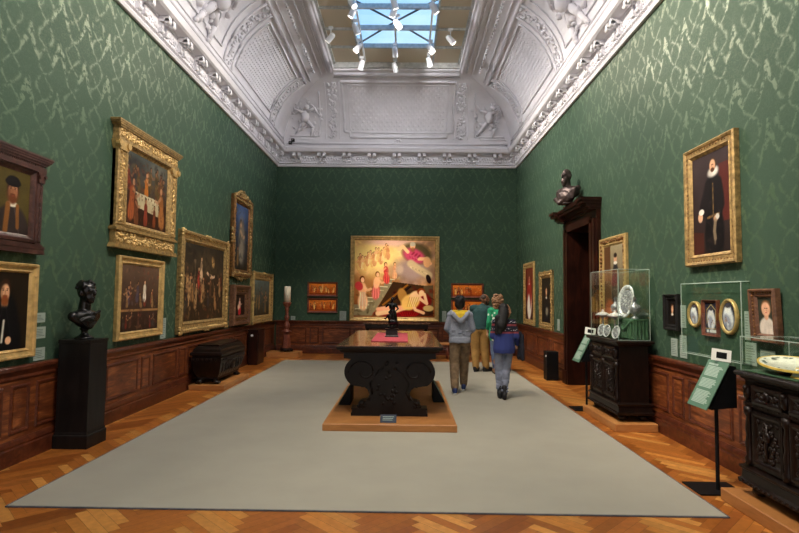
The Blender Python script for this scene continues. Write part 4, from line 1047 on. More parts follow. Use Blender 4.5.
# part of another frame at the picture's right edge
cv = Cv(0.5, 0.7, 60, (36, 30, 28), 49); cv.bust(0.5, 0.6, 0.22, (26, 22, 24), (206, 156, 122), (50, 34, 24))
r = hang('framed_painting', 'dark frame just entering at the right edge, beside the large standing portrait', 'right', 3.86, 2.02)
framed(r, 0.72, 0.96, 0.11, cv, M_FRAMEB, None, depth=0.08)
# small black framed miniature
cv = Cv(0.17, 0.21, 60, (18, 15, 14), 50); cv.bust(0.5, 0.48, 0.34, (22, 18, 18), (216, 168, 132), (70, 44, 28), None, (200, 190, 176))
r = hang('framed_miniature', 'small pale face on black in wide black frame, left of the acrylic wall case', 'right', 6.46, 1.285)
framed(r, 0.33, 0.435, 0.07, cv, M_BLACKW, None, depth=0.06)
# child portrait in a carved reddish frame
cv = Cv(0.22, 0.36, 90, (54, 56, 46), 51); cv.ell(0.52, 0.16, 0.30, 0.30, (206, 196, 184), 0, 0.2).ell(0.52, 0.48, 0.08, 0.1, (206, 160, 130)).ell(0.52, 0.70, 0.19, 0.21, (120, 84, 56)).ell(0.51, 0.665, 0.165, 0.19, (222, 172, 140)).ell(0.46, 0.69, 0.025, 0.014, (50, 34, 28)).ell(0.58, 0.69, 0.025, 0.014, (50, 34, 28)).ell(0.52, 0.575, 0.04, 0.013, (186, 92, 84)).stroke([(0.53, 0.68), (0.545, 0.62)], 0.01, (180, 130, 100))
r = hang('framed_portrait', 'bust portrait of small child in pale dress in carved reddish-brown frame', 'right', 4.77, 1.285, tilt=0.05)
framed(r, 0.345, 0.475, 0.075, cv, M_CHILDF, M_GOLDD, depth=0.07, seed=52, stud=(0.45, 0.03, 0.01))

# --- enamels in an acrylic case on the right wall
def enamel(c, seed):
    c.ell(0.5, 0.45, 0.24, 0.34, (214, 214, 222), 0.2, 0.3).ell(0.5, 0.72, 0.12, 0.13, (226, 222, 224)).ell(0.46, 0.35, 0.16, 0.22, (150, 150, 170), 0.4, 0.4).ell(0.5, 0.80, 0.13, 0.07, (60, 56, 66)); c.crowd(3, 0.3, 0.7, 0.1, 0.2, 0.2, 0.3, [(200, 200, 210), (120, 120, 140)], seed); return c
def oval_plaque(along, z, rx, ry, label, seed):
    r = hang('oval_plaque', label, 'right', along, z, 'oval enamel portraits in the wall case', 'plaque')
    n = 32
    fr = MB().oval(rx, ry, [(0, 0.003), (0, 0.03), (0.012, 0.042), (0.025, 0.03), (0.04, 0.022), (0.04, 0.003)], cap=False).build('frame', M_GOLDB, r, True)
    c = enamel(Cv(2 * rx, 2 * ry, 60, (34, 34, 48), seed), seed); im = c.done() / 255; L = np.where(im <= 0.04045, im / 12.92, ((im + 0.055) / 1.055) ** 2.4)
    m = MB(); cols = []
    rings_ = 14
    for k in range(rings_ + 1):
        for i in range(n):
            f = k / rings_; x = (rx - 0.036) * f * math.cos(2 * PI * i / n); y = (ry - 0.036) * f * math.sin(2 * PI * i / n)
            m.v.append((x, y, 0.024 + 0.012 * (1 - f * f)))
            cols.append(tuple(L[int((y / (2 * ry) + 0.5) * (c.ny - 1)), int((x / (2 * rx) + 0.5) * (c.nx - 1))]) + (1,))
    m.n = len(m.v)
    for k in range(rings_):
        for i in range(n): m.f.append((k * n + i, k * n + (i + 1) % n, (k + 1) * n + (i + 1) % n, (k + 1) * n + i))
    o = m.build('enamel', M_CANVAS, r, True); a = o.data.color_attributes.new('Col', 'FLOAT_COLOR', 'POINT'); a.data.foreach_set('color', np.array(cols, np.float32).ravel())
    k = MB(); 
    for sg in (-1, 1): k.box(sg * (rx + 0.002) - 0.006, sg * (rx + 0.002) + 0.006, -0.012, 0.012, 0.0, 0.014)
    k.build('hanger', M_GOLD, r)
oval_plaque(5.965, 1.495, 0.13, 0.145, 'small oval enamel in gilt frame, left of the rectangular plaque in wall case', 61)
oval_plaque(5.34, 1.49, 0.142, 0.178, 'larger oval enamel in gilt frame, right of the rectangular plaque in wall case', 62)
cv = enamel(Cv(0.27, 0.34, 70, (40, 38, 54), 63), 64); cv.stroke([(0, 0.16), (1, 0.16)], 0.012, (200, 170, 110)).poly([(0.12, 0.03), (0.88, 0.03), (0.88, 0.12), (0.12, 0.12)], (206, 206, 206)).poly([(0.3, 0.03), (0.36, 0.03), (0.36, 0.12), (0.3, 0.12)], (40, 38, 54))
cv.stroke([(0.15, 0.3), (0.15, 0.75), (0.5, 0.93), (0.85, 0.75), (0.85, 0.3)], 0.012, (210, 180, 120))
r = hang('enamel_plaque', 'rectangular black and white enamel plaque in dark red frame between the two ovals', 'right', 5.655, 1.275, cat='plaque')
framed(r, 0.28, 0.38, 0.03, cv, M_REDW, None, depth=0.045)

def pane_box(root, x0, x1, y0, y1, z0, z1, t=0.005, e=0.006, open_back=False):
    """acrylic or glass box: panes and bright polished edges"""
    p = MB()
    p.box(x0, x1, y0, y1, z1 - t, z1)
    for a in ((x0, x0 + t, y0, y1), (x1 - t, x1, y0, y1), (x0, x1, y0, y0 + t), (x0, x1, y1 - t, y1)): p.box(*a, z0, z1 - t)
    p.build('pane', M_GLASS, root)
    q = MB()
    for x in (x0, x1 - e):
        for y in (y0, y1 - e): q.box(x, x + e, y, y + e, z0, z1)
        q.box(x, x + e, y0, y1, z1 - e, z1)
    for y in (y0, y1 - e): q.box(x0, x1, y, y + e, z1 - e, z1); q.box(x0, x1, y, y + e, z0, z0 + e)
    q.build('polished_edge', M_GLASSE, root)
r = hang('acrylic_case', 'clear acrylic wall case over the three enamels on the right wall', 'right', 5.575, 1.06, cat='display case')
pane_box(r, -0.545, 0.545, 0, 0.775, 0.003, 0.09)

# --- wall labels
def wall_label(wall, along, z, w, h, label, rows, logo=False):
    r = hang('wall_label', label, wall, along, z, 'museum wall labels', 'label')
    MB().box(-w / 2, w / 2, 0, h, 0.001, 0.006).build('plate', M_LABEL, r)
    t = MB(); rr = random.Random(int(along * 100)); n = rows
    for k in range(n):
        y = h - 0.02 - (h - 0.04) * (k + 0.5) / n
        t.box(-w / 2 + 0.012, -w / 2 + 0.012 + (w - 0.024) * rr.uniform(0.55, 1.0), y - 0.0035, y + 0.0035, 0.006, 0.0068)
    t.build('text', M_TEXT, r)
wall_label('left', 5.52, 1.345, 0.15, 0.10, 'uppermost of three small labels right of the red-bearded portrait', 4)
wall_label('left', 5.53, 1.18, 0.16, 0.12, 'middle of three small labels right of the red-bearded portrait', 5)
wall_label('left', 5.53, 0.955, 0.17, 0.13, 'lowest of three small labels right of the red-bearded portrait', 5)
wall_label('left', 8.36, 0.96, 0.18, 0.32, 'tall label right of the dim painting with the white figure', 10)
wall_label('back', -3.235, 0.955, 0.13, 0.11, 'small label on the back wall right of the candlestick', 4)
wall_label('back', -1.79, 0.955, 0.19, 0.27, 'label on the back wall just left of the big painting', 9)
wall_label('back', 1.14, 0.955, 0.12, 0.30, 'label on the back wall just right of the big painting', 9)
wall_label('right', 11.28, 0.98, 0.16, 0.24, 'label on the right wall beside the far doorway jamb', 8)
wall_label('right', 6.46, 0.98, 0.15, 0.21, 'short label under the small black-framed miniature', 8)
wall_label('right', 6.24, 1.33, 0.12, 0.26, 'upper of two labels at the left of the acrylic wall case', 8)
wall_label('right', 6.25, 0.98, 0.15, 0.26, 'lower of two labels at the left of the acrylic wall case', 10)
wall_label('right', 5.08, 1.28, 0.08, 0.27, 'narrow label close to the left side of the child portrait', 9)
wall_label('right', 5.04, 1.05, 0.16, 0.21, 'label lower left of the child portrait, above the nearer cabinet', 7)
wall_label('right', 4.81, 1.13, 0.19, 0.08, 'small wide label under the child portrait', 3)

# ------------------------------------------------------------------ doorway on the right wall
d = MB()
# reveal and architrave
d.box(XR - 0.10, XR + 0.42, DY0 - 0.04, DY0 + 0.06, 0, DZ); d.box(XR - 0.10, XR + 0.42, DY1 - 0.06, DY1 + 0.04, 0, DZ)
d.box(XR - 0.10, XR + 0.42, DY0 - 0.04, DY1 + 0.04, DZ - 0.06, DZ + 0.04)
for (y0, y1) in ((DY0 - 0.24, DY0 - 0.02), (DY1 + 0.02, DY1 + 0.24)):
    d.box(XR - 0.07, XR - 0.001, y0, y1, 0, DZ + 0.02); d.box(XR - 0.11, XR - 0.001, y0 - 0.01, y1 + 0.01, 0, 0.26)
    d.box(XR - 0.10, XR - 0.001, y0 + 0.06, y1 - 0.06, 0.26, DZ)
d.box(XR - 0.08, XR - 0.001, DY0 - 0.24, DY1 + 0.24, DZ + 0.0, DZ + 0.14)
for k, (z0, z1, out, ext) in enumerate(((3.14, 3.18, 0.12, 0.25), (3.18, 3.24, 0.17, 0.26), (3.24, 3.29, 0.24, 0.275), (3.29, 3.34, 0.27, 0.29))):
    d.box(XR - out, XR - 0.001, DY0 - ext, DY1 + ext, z0, z1)
    d.box(XR - out - 0.08, XR - out, DY1 - 0.02, DY1 + ext, z0, z1)      # cornice breaks forward over each side
    d.box(XR - out - 0.08, XR - out, DY0 - ext, DY0 + 0.02, z0, z1)
d.box(XR - 0.22, XR - 0.001, DY0 + 0.25, DY1 - 0.25, 3.34, 3.40)
dr = d.build('door_1', M_DOORW); dr['kind'] = 'structure'
lf = MB()
for (y0, y1) in ((DY0 + 0.06, (DY0 + DY1) / 2 - 0.003), ((DY0 + DY1) / 2 + 0.003, DY1 - 0.06)):
    lf.box(XR + 0.36, XR + 0.41, y0, y1, 0.005, DZ - 0.06)
    for (z0, z1) in ((0.18, 0.85), (1.0, 1.9), (2.05, 2.8)):
        lf.box(XR + 0.345, XR + 0.36, y0 + 0.1, y1 - 0.1, z0, z1); lf.box(XR + 0.335, XR + 0.345, y0 + 0.16, y1 - 0.16, z0 + 0.06, z1 - 0.06)
lf.build('door_leaf', M_DOORW, dr)
MB().ell((XR + 0.33, (DY0 + DY1) / 2 - 0.07, 1.02), 0.03).build('door_knob', M_GOLDD, dr, True)

def bust_prims(sc=1.0, beard=True, drape=True):
    """head and draped shoulders of a sculpted man, looking along +y"""
    P = [('e', (0, 0, 0.50), (0.075, 0.095, 0.115)), ('e', (0, 0.03, 0.43), (0.058, 0.065, 0.07)), ('e', (0, 0.10, 0.475), (0.016, 0.03, 0.03)), ('e', (0, 0.098, 0.425), (0.025, 0.014, 0.012)),
         ('e', (0.028, 0.085, 0.505), (0.028, 0.016, 0.01)), ('e', (-0.028, 0.085, 0.505), (0.028, 0.016, 0.01)), ('e', (0.078, -0.01, 0.48), (0.014, 0.024, 0.035)), ('e', (-0.078, -0.01, 0.48), (0.014, 0.024, 0.035)),
         ('c', (0, -0.015, 0.26), (0, 0.0, 0.44), 0.065, 0.055), ('e', (0, -0.02, 0.22), (0.21, 0.12, 0.10)), ('e', (0.14, -0.02, 0.20), (0.10, 0.10, 0.10)), ('e', (-0.14, -0.02, 0.20), (0.10, 0.10, 0.10)),
         ('e', (0, 0.03, 0.12), (0.17, 0.12, 0.14)), ('e', (0.03, 0.085, 0.16), (0.08, 0.06, 0.06))]
    if beard: P += [('e', (0, 0.07, 0.385), (0.05, 0.05, 0.065)), ('e', (0, 0.075, 0.34), (0.032, 0.035, 0.05))]
    if drape:
        for k in range(5): P.append(('c', (-0.22 + 0.015 * k, 0.03, 0.24 - 0.035 * k), (0.17 - 0.02 * k, 0.115, 0.10 - 0.02 * k), 0.03, 0.024))
        P.append(('c', (-0.22, -0.03, 0.25), (0.05, 0.13, 0.02), 0.05, 0.04))
    return [((p[0],) + tuple(tuple(c * sc for c in q) if isinstance(q, tuple) and k < 2 else (q * sc if isinstance(q, float) else q) for k, q in enumerate(p[1:]))) for p in P]
b = empty('portrait_bust', (3.0, 9.88, 3.402), (0, 0, PI / 2 + 0.5), 'brown bronze bust of bearded man on top of the doorway cornice', 'sculpture')
fuse(bust_prims(1.1), 'figure', M_BRONZEB, b, 0.012, 3)
MB().lathe([(0.13, 0), (0.13, 0.02), (0.10, 0.035), (0.09, 0.06)], (0, 0, 0)).build('base', M_BRONZEB, b, True)

# dark box on the floor by the doorway
b = empty('floor_box', (3.0, 10.98, 0), label='black upright box on the floor at the far side of the doorway', cat='box')
MB().bevbox(-0.13, 0.11, -0.12, 0.14, 0, 0.58, 0.01).build('body', M_BLACK, b)
MB().box(-0.137, -0.13, -0.09, -0.06, 0.47, 0.51).build('latch', M_WHITE, b)

# ------------------------------------------------------------------ left side: bust on a pedestal
p = empty('pedestal', (-3.545, 5.90, 0), label='tall square black pedestal carrying the black bust', cat='pedestal')
MB().bevbox(-0.170, 0.170, -0.170, 0.170, 0.15, 1.115, 0.004).build('shaft', M_BLACKW, p)
q = MB(); q.box(-0.185, 0.185, -0.185, 0.185, 0, 0.125)
q.rings([[(x * a, y * a, z) for x, y in ((-1, -1), (1, -1), (1, 1), (-1, 1))] for a, z in ((0.187, 0.125), (0.183, 0.14), (0.177, 0.145), (0.175, 0.16), (0.170, 0.175))], True, True)
q.build('base', M_BLACKW, p)
MB().box(-0.174, 0.174, -0.174, 0.174, 1.115, 1.15).build('top', M_BLACKW, p)
b = empty('portrait_bust', (-3.545, 5.90, 1.151), (0, 0, -1.75), 'shiny black bust of curly-haired youth on the tall black pedestal', 'sculpture')
P = [('e', (0, 0, 0.53), (0.080, 0.102, 0.118)), ('e', (0, 0.035, 0.455), (0.060, 0.070, 0.07)), ('e', (0, 0.07, 0.415), (0.03, 0.03, 0.03)), ('e', (0, 0.108, 0.50), (0.015, 0.024, 0.032)), ('e', (0, 0.098, 0.450), (0.026, 0.014, 0.010)),
     ('e', (0.03, 0.09, 0.535), (0.03, 0.018, 0.011)), ('e', (-0.03, 0.09, 0.535), (0.03, 0.018, 0.011)), ('e', (0.08, -0.01, 0.50), (0.014, 0.024, 0.036)), ('e', (-0.08, -0.01, 0.50), (0.014, 0.024, 0.036)),
     ('c', (0, -0.02, 0.28), (0, 0.0, 0.46), 0.068, 0.056), ('e', (0, -0.015, 0.255), (0.185, 0.10, 0.075)), ('e', (0, 0.01, 0.20), (0.14, 0.10, 0.085)), ('c', (-0.16, -0.01, 0.25), (-0.02, 0.04, 0.15), 0.055, 0.05), ('c', (0.16, -0.01, 0.25), (0.02, 0.04, 0.15), 0.055, 0.05)]
for k in range(5): P.append(('c', (-0.175 + 0.02 * k, 0.03, 0.30 - 0.03 * k), (0.15 - 0.02 * k, 0.085, 0.20 - 0.015 * k), 0.018, 0.016))
rr = random.Random(4)
for k in range(70):
    a, t = rr.uniform(0, 2 * PI), rr.uniform(0.15, 1.0)
    x, y, z = math.cos(a) * math.sqrt(1 - (t * 0.9) ** 2), math.sin(a) * math.sqrt(1 - (t * 0.9) ** 2), t * 0.9
    if y > 0.55 and z < 0.55: continue
    P.append(('e', (x * 0.080, y * 0.102 - 0.006, 0.54 + z * 0.112), (0.022, 0.022, 0.018)))
fuse(P, 'figure', M_BRONZE, b, 0.008, 2)
MB().lathe([(0.095, 0), (0.098, 0.012), (0.085, 0.022), (0.055, 0.04), (0.036, 0.06), (0.034, 0.09), (0.05, 0.105), (0.05, 0.115), (0.036, 0.125), (0.045, 0.17), (0.06, 0.21)], (0, 0, 0), 24).build('socle', M_BRONZE, b, True)

# ------------------------------------------------------------------ left side: black chest on its low platform
o = MB().bevbox(-3.715, -3.10, 9.25, 10.72, 0.001, 0.095, 0.006).build('platform', M_PLINTH)
tag(o, 'low light wood platform under the black carved chest', 'platform')
c = empty('carved_chest', (-3.435, 9.95, 0.097), label='long black carved sarcophagus chest with stepped lid and claw feet', cat='chest')
def ring_rect(hx, hy, z, n=5, bow=0.0):
    """rectangle outline with slightly bowed sides"""
    pts = []
    for (x0, y0), (x1, y1) in (((-1, -1), (1, -1)), ((1, -1), (1, 1)), ((1, 1), (-1, 1)), ((-1, 1), (-1, -1))):
        for k in range(n):
            t = k / n; pts.append(((x0 + (x1 - x0) * t) * hx, (y0 + (y1 - y0) * t) * hy, z))
    return pts
body = MB(); body.rings([ring_rect(hx, hy, z) for hx, hy, z in ((0.15, 0.52, 0.07), (0.17, 0.55, 0.085), (0.165, 0.545, 0.11), (0.19, 0.575, 0.16), (0.215, 0.605, 0.24), (0.235, 0.63, 0.34), (0.24, 0.635, 0.42), (0.225, 0.62, 0.435), (0.225, 0.62, 0.46))], True, True)
bo = body.build('body', M_DARK, c)
lid = MB(); lid.rings([ring_rect(hx, hy, z) for hx, hy, z in ((0.25, 0.645, 0.462), (0.255, 0.65, 0.48), (0.25, 0.645, 0.505), (0.225, 0.615, 0.52), (0.215, 0.60, 0.56), (0.18, 0.56, 0.60), (0.17, 0.545, 0.605), (0.17, 0.545, 0.63), (0.10, 0.47, 0.645))], True, True)
lid.build('lid', M_DARK, c)
m = MB()
for y in np.arange(-0.58, 0.6, 0.072): m.ell((0.232, y, 0.40), (0.022, 0.026, 0.03), sub=1)
for x in np.arange(-0.2, 0.22, 0.07): m.ell((x, -0.625, 0.40), (0.026, 0.022, 0.03), sub=1)
for y in np.arange(-0.5, 0.52, 0.14):
    m.tube([(0.17, y, 0.13), (0.215, y + 0.02, 0.22), (0.24, y, 0.33)], 0.012, 6)
rr = random.Random(8)
for k in range(60): 
    z = rr.uniform(0.17, 0.34); m.ell((0.165 + (z - 0.11) * 0.33, rr.uniform(-0.25, 0.25), z), (0.016, 0.03, 0.022), (rr.uniform(0, 3), 0, 0), 1)
m.ell((0.225, 0, 0.25), (0.03, 0.10, 0.08), sub=2)
m.build('carving', M_DARK2, bo, True)
for sx in (-1, 1):
    for sy in (-1, 1):
        f = MB(); f.ell((sx * 0.13, sy * 0.52, 0.035), (0.055, 0.06, 0.035)); f.ell((sx * 0.115, sy * 0.505, 0.065), (0.045, 0.05, 0.04))
        for t in (-1, 0, 1): f.ell((sx * 0.17, sy * 0.52 + t * 0.032, 0.022), (0.032, 0.016, 0.022), sub=1)
        f.build('claw_foot', M_DARK2, c, True)
MB().box(0.15, 0.19, 0.20, 0.28, 0.612, 0.622).build('tag', M_CARD, c) if False else None
c.scale = (1.1, 1.07, 1.08)
o = empty('note_card', (-3.39, 10.12, 0.779), (0, 0, 0), 'small white card lying on the black chest lid', 'card')
MB().box(-0.03, 0.03, -0.05, 0.05, 0.0, 0.006).build('card', M_CARD, o)

# small dark cabinet and the candlestick in the far left corner
c = empty('pedestal_cabinet', (-3.60, 13.0, 0), label='small upright mahogany cabinet against left wall with white lock', cat='cabinet')
MB().bevbox(-0.11, 0.11, -0.30, 0.30, 0.0, 0.80, 0.006).build('body', M_DOORW, c)
MB().box(-0.12, 0.125, -0.315, 0.315, 0.80, 0.835).build('top', M_DOORW, c)
MB().box(0.11, 0.122, -0.25, 0.25, 0.10, 0.74).build('door', M_DOORW, c)
MB().cyl((-0.02, -0.302, 0.70), (-0.02, -0.325, 0.70), 0.028).build('lock', M_WHITE, c)
o = MB().bevbox(-3.66, -2.80, 14.20, 14.72, 0.001, 0.15, 0.006).build('platform', M_PLINTH)
tag(o, 'low light wood platform under the tall candlestick', 'platform')
c = empty('candlestick', (-3.19, 14.45, 0.152), label='tall turned wooden candlestick with white candle in far left corner', cat='candlestick')
m = MB()
for a in range(3):
    t = a * 2 * PI / 3 + 0.5; m.ell((0.15 * math.cos(t), 0.15 * math.sin(t), 0.035), (0.05, 0.05, 0.035))
m.lathe([(0.19, 0.03), (0.19, 0.055), (0.15, 0.08), (0.135, 0.10)], n=6); m.build('foot', M_DARK, c)
MB().lathe([(0.13, 0.10), (0.085, 0.50), (0.10, 0.52)], n=6).build('pyramid_base', M_REDW, c)
MB().lathe([(0.13, 0.52), (0.13, 0.55), (0.07, 0.575), (0.055, 0.61), (0.085, 0.66), (0.09, 0.72), (0.05, 0.78), (0.045, 0.84), (0.07, 0.88), (0.07, 0.93), (0.045, 0.97), (0.04, 1.08), (0.06, 1.12), (0.06, 1.15), (0.045, 1.18), (0.09, 1.24), (0.115, 1.30), (0.115, 1.32), (0.05, 1.325)], n=18).build('stem', M_REDW, c, True)
MB().lathe([(0.088, 1.325), (0.088, 1.74), (0.075, 1.755), (0.03, 1.75)], n=20).build('candle', M_WAX, c, True)
MB().cyl((0, 0, 1.75), (0.004, 0, 1.78), 0.005, n=6).build('wick', M_BLACK, c)

# ------------------------------------------------------------------ back wall furniture
t = empty('console_table', (-0.225, 15.12, 0), label='long low dark console table under the big painting', cat='table')
MB().bevbox(-0.95, 0.95, -0.17, 0.17, 0.88, 0.92, 0.008).build('top', M_TABLE, t)
MB().box(-0.88, 0.88, -0.14, 0.14, 0.76, 0.88).build('apron', M_DARK, t)
for sx in (-1, 1):
    for sy in (-1, 1):
        l = MB().lathe([(0.05, 0), (0.05, 0.05), (0.03, 0.08), (0.045, 0.25), (0.03, 0.40), (0.045, 0.55), (0.03, 0.70), (0.05, 0.72), (0.05, 0.78)], (sx * 0.82, sy * 0.09, 0), 12); l.build('leg', M_DARK, t, True)
MB().box(-0.82, 0.82, -0.03, 0.03, 0.10, 0.15).build('stretcher', M_DARK, t)
t = empty('bench', (1.15, 14.45, 0), label='low wooden bench with pale top along the back wall, behind the visitors', cat='bench')
MB().bevbox(-0.82, 0.82, -0.2, 0.2, 0.38, 0.43, 0.01).build('seat', M_PLINTH, t)
MB().box(-0.76, 0.76, -0.15, 0.15, 0.31, 0.38).build('apron', M_REDW, t)
for sx in (-1, 0, 1):
    for sy in (-1, 1):
        MB().cyl((sx * 0.72, sy * 0.12, 0), (sx * 0.72, sy * 0.12, 0.33), 0.024, 0.035, 10).build('leg', M_REDW, t, True)
MB().box(-0.72, 0.72, -0.02, 0.02, 0.10, 0.14).build('stretcher', M_REDW, t)

# ------------------------------------------------------------------ centre table on its platform
TX = -0.19
o = MB().bevbox(-0.99, 0.65, 6.57, 10.02, 0.0141, 0.10, 0.006).build('platform', M_PLINTH)
tag(o, 'wide light wood platform under the centre table', 'platform')
t = empty('centre_table', (TX, 8.45, 0.101), label='massive dark carved walnut table in the middle of the room', cat='table')
m = MB(); hx, hy = 0.685, 1.58
m.rings([ring_rect(a * hx / 0.685, b_, z) for a, b_, z in ((0.60, 1.49, 0.82), (0.635, 1.52, 0.835), (0.645, 1.535, 0.855), (0.675, 1.57, 0.868), (0.685, 1.58, 0.885), (0.685, 1.58, 0.908))], True, True)
m.build('edge_moulding', M_EBON, t)
MB().rings([ring_rect(a, b_, z) for a, b_, z in ((0.684, 1.579, 0.908), (0.684, 1.579, 0.914), (0.678, 1.573, 0.918))], True, True).build('top', M_TABLE, t)
MB().box(-0.60, 0.60, -1.47, 1.47, 0.745, 0.82).build('apron', M_EBON, t)
out = [(0.50, 0.12), (0.47, 0.02)]
def half():
    P = [(0.50, 0.0), (0.50, 0.035), (0.485, 0.045), (0.485, 0.075), (0.495, 0.085), (0.495, 0.10), (0.40, 0.10)]
    P += [(0.405, 0.13), (0.40, 0.165), (0.365, 0.185), (0.325, 0.19), (0.30, 0.20), (0.27, 0.235), (0.262, 0.28), (0.285, 0.34), (0.325, 0.37), (0.36, 0.365), (0.375, 0.375)]
    for k in range(10):
        a = -PI * 0.30 + k * PI * 0.36 / 9 * 1.6; P.append((0.345 + 0.25 * math.cos(a), 0.565 + 0.215 * math.sin(a)))
    P += [(0.585, 0.745)]
    return P
h = half(); poly = h + [(-x, z) for x, z in reversed(h)]
for y0 in (-1.42, 1.20):
    s_ = MB().prism(poly, 'y', y0, y0 + 0.22).build('carved_support', M_EBON, t)
    m = MB()
    for sg in (-1, 1):
        yf = y0 - 0.005
        for k in range(3): m.ell((sg * (0.33 + 0.035 * k), yf, 0.125), (0.025, 0.03, 0.03), sub=1)
        m.ell((sg * 0.36, yf, 0.165), (0.05, 0.035, 0.035), sub=1)
        m.tube([(sg * (0.34 + 0.2 * math.cos(a) * f), yf + 0.01, 0.56 + 0.17 * math.sin(a) * f) for a, f in [(j * 0.42, 1 - j * 0.055) for j in range(16)]], 0.014, 6)
        m.tube([(sg * 0.27, yf + 0.01, 0.20), (sg * 0.22, yf + 0.01, 0.30), (sg * 0.25, yf + 0.01, 0.42), (sg * 0.16, yf + 0.01, 0.55), (sg * 0.08, yf + 0.01, 0.62)], 0.016, 6)
    rr = random.Random(6)
    for k in range(26): m.ell((rr.uniform(-0.16, 0.16), yf + 0.01, rr.uniform(0.16, 0.7)), (0.03, 0.015, 0.025), (0, rr.uniform(0, 3), 0), 1)
    m.build('carving', M_EBON, s_, True)
MB().box(-0.10, 0.10, -1.20, 1.20, 0.0, 0.12).build('stretcher', M_EBON, t)
m = MB()
for k in range(5):
    y = -0.96 + 0.48 * k; m.lathe([(0.06, 0.12), (0.04, 0.16), (0.055, 0.35), (0.04, 0.55), (0.06, 0.70), (0.06, 0.75)], (0, y, 0), 10)
m.build('arcade', M_EBON, t, True)

pd = empty('display_pad', (-0.21, 8.37, 1.020), label='flat crimson pad on the centre table under the bronze group', cat='pad')
MB().bevbox(-0.26, 0.26, -0.86, 0.86, 0, 0.012, 0.004).build('cloth', M_RED, pd)
g = empty('bronze_group', (-0.20, 8.34, 1.033), label='small dark bronze figure group on wooden base standing on the crimson pad', cat='sculpture')
MB().box(-0.105, 0.105, -0.085, 0.085, 0, 0.012).build('plinth', M_DARK2, g)
MB().rings([ring_rect(a, b_, z) for a, b_, z in ((0.10, 0.08, 0.012), (0.092, 0.072, 0.025), (0.088, 0.068, 0.10), (0.10, 0.08, 0.112), (0.10, 0.08, 0.125))], True, True).build('base', M_DARK2, g)
Z0 = 0.125
P = [('e', (0, 0, Z0 + 0.02), (0.085, 0.065, 0.025)),
     # standing man, weight on one leg, arm raised
     ('c', (0.03, 0.0, Z0 + 0.02), (0.028, 0.0, Z0 + 0.13), 0.018, 0.024), ('c', (0.028, 0.0, Z0 + 0.13), (0.02, 0, Z0 + 0.24), 0.025, 0.033), ('c', (-0.02, -0.03, Z0 + 0.03), (-0.018, -0.035, Z0 + 0.14), 0.016, 0.023), ('c', (-0.018, -0.035, Z0 + 0.14), (-0.006, 0, Z0 + 0.24), 0.024, 0.032),
     ('e', (0.008, 0, Z0 + 0.26), (0.048, 0.036, 0.04)), ('e', (0.004, -0.004, Z0 + 0.33), (0.05, 0.036, 0.062)), ('c', (0, 0, Z0 + 0.38), (0.005, -0.008, Z0 + 0.42), 0.017, 0.015), ('e', (0.008, -0.012, Z0 + 0.445), (0.027, 0.031, 0.036)), ('e', (0.008, -0.042, Z0 + 0.442), (0.006, 0.01, 0.01)),
     ('c', (-0.045, 0, Z0 + 0.37), (-0.085, -0.02, Z0 + 0.33), 0.018, 0.014), ('c', (-0.085, -0.02, Z0 + 0.33), (-0.05, -0.05, Z0 + 0.37), 0.013, 0.010), ('c', (0.05, 0, Z0 + 0.37), (0.088, -0.01, Z0 + 0.30), 0.018, 0.014), ('c', (0.088, -0.01, Z0 + 0.30), (0.05, -0.055, Z0 + 0.26), 0.013, 0.010),
     # second, seated figure twisting up against the first, and drapery
     ('e', (-0.005, -0.05, Z0 + 0.10), (0.05, 0.04, 0.045)), ('e', (-0.025, -0.05, Z0 + 0.17), (0.035, 0.03, 0.055)), ('e', (-0.03, -0.06, Z0 + 0.245), (0.022, 0.025, 0.028)), ('c', (-0.055, -0.05, Z0 + 0.20), (-0.095, -0.03, Z0 + 0.14), 0.014, 0.010), ('c', (-0.095, -0.03, Z0 + 0.14), (-0.105, -0.04, Z0 + 0.155), 0.010, 0.008),
     ('c', (0.02, -0.06, Z0 + 0.09), (0.06, -0.065, Z0 + 0.11), 0.022, 0.018), ('c', (0.06, -0.065, Z0 + 0.11), (0.065, -0.06, Z0 + 0.03), 0.017, 0.013), ('c', (0.07, 0.02, Z0 + 0.03), (0.05, 0.03, Z0 + 0.25), 0.022, 0.014), ('c', (0.075, 0.0, Z0 + 0.05), (0.09, -0.02, Z0 + 0.09), 0.02, 0.012)]
P = [tuple([q[0]] + [((x[0] * 1.08, x[1] * 1.08, x[2] * 1.02) if isinstance(x, tuple) else x) for x in q[1:3]] + list(q[3:])) for q in P]
fuse(P, 'figures', M_BRONZE, g, 0.006, 1)

def wedge_stand(x, y, sg, label):
    """black wedge holding a sloping reading panel that faces outwards"""
    r = empty('reading_wedge', (x, y, 0.101), (0, 0, 0), label, 'label stand')
    MB().prism([(0, 0), (sg * 0.17, 0), (0, 0.30)], 'y', 0, 0.50).build('wedge', M_BLACK, r) if False else None
    m = MB(); v = [(0, 0), (sg * 0.17, 0), (0, 0.30)]
    m.prism(v, 'y', 0.0, 0.5); m.build('wedge', M_BLACK, r)
    n = np.array((sg * 0.30, 0, 0.17)); n /= np.linalg.norm(n)
    a = np.array((sg * 0.165, 0, 0.01)); b_ = np.array((sg * 0.005, 0, 0.292))
    p = MB(); p.add([tuple(a + n * 0.001 + (0, 0.01, 0)), tuple(a + n * 0.001 + (0, 0.49, 0)), tuple(b_ + n * 0.001 + (0, 0.49, 0)), tuple(b_ + n * 0.001 + (0, 0.01, 0)),
                     tuple(a + n * 0.005 + (0, 0.01, 0)), tuple(a + n * 0.005 + (0, 0.49, 0)), tuple(b_ + n * 0.005 + (0, 0.49, 0)), tuple(b_ + n * 0.005 + (0, 0.01, 0))],
                    [(0, 1, 2, 3), (4, 5, 6, 7), (0, 1, 5, 4), (1, 2, 6, 5), (2, 3, 7, 6), (3, 0, 4, 7)])
    p.build('panel', M_SIGN, r)
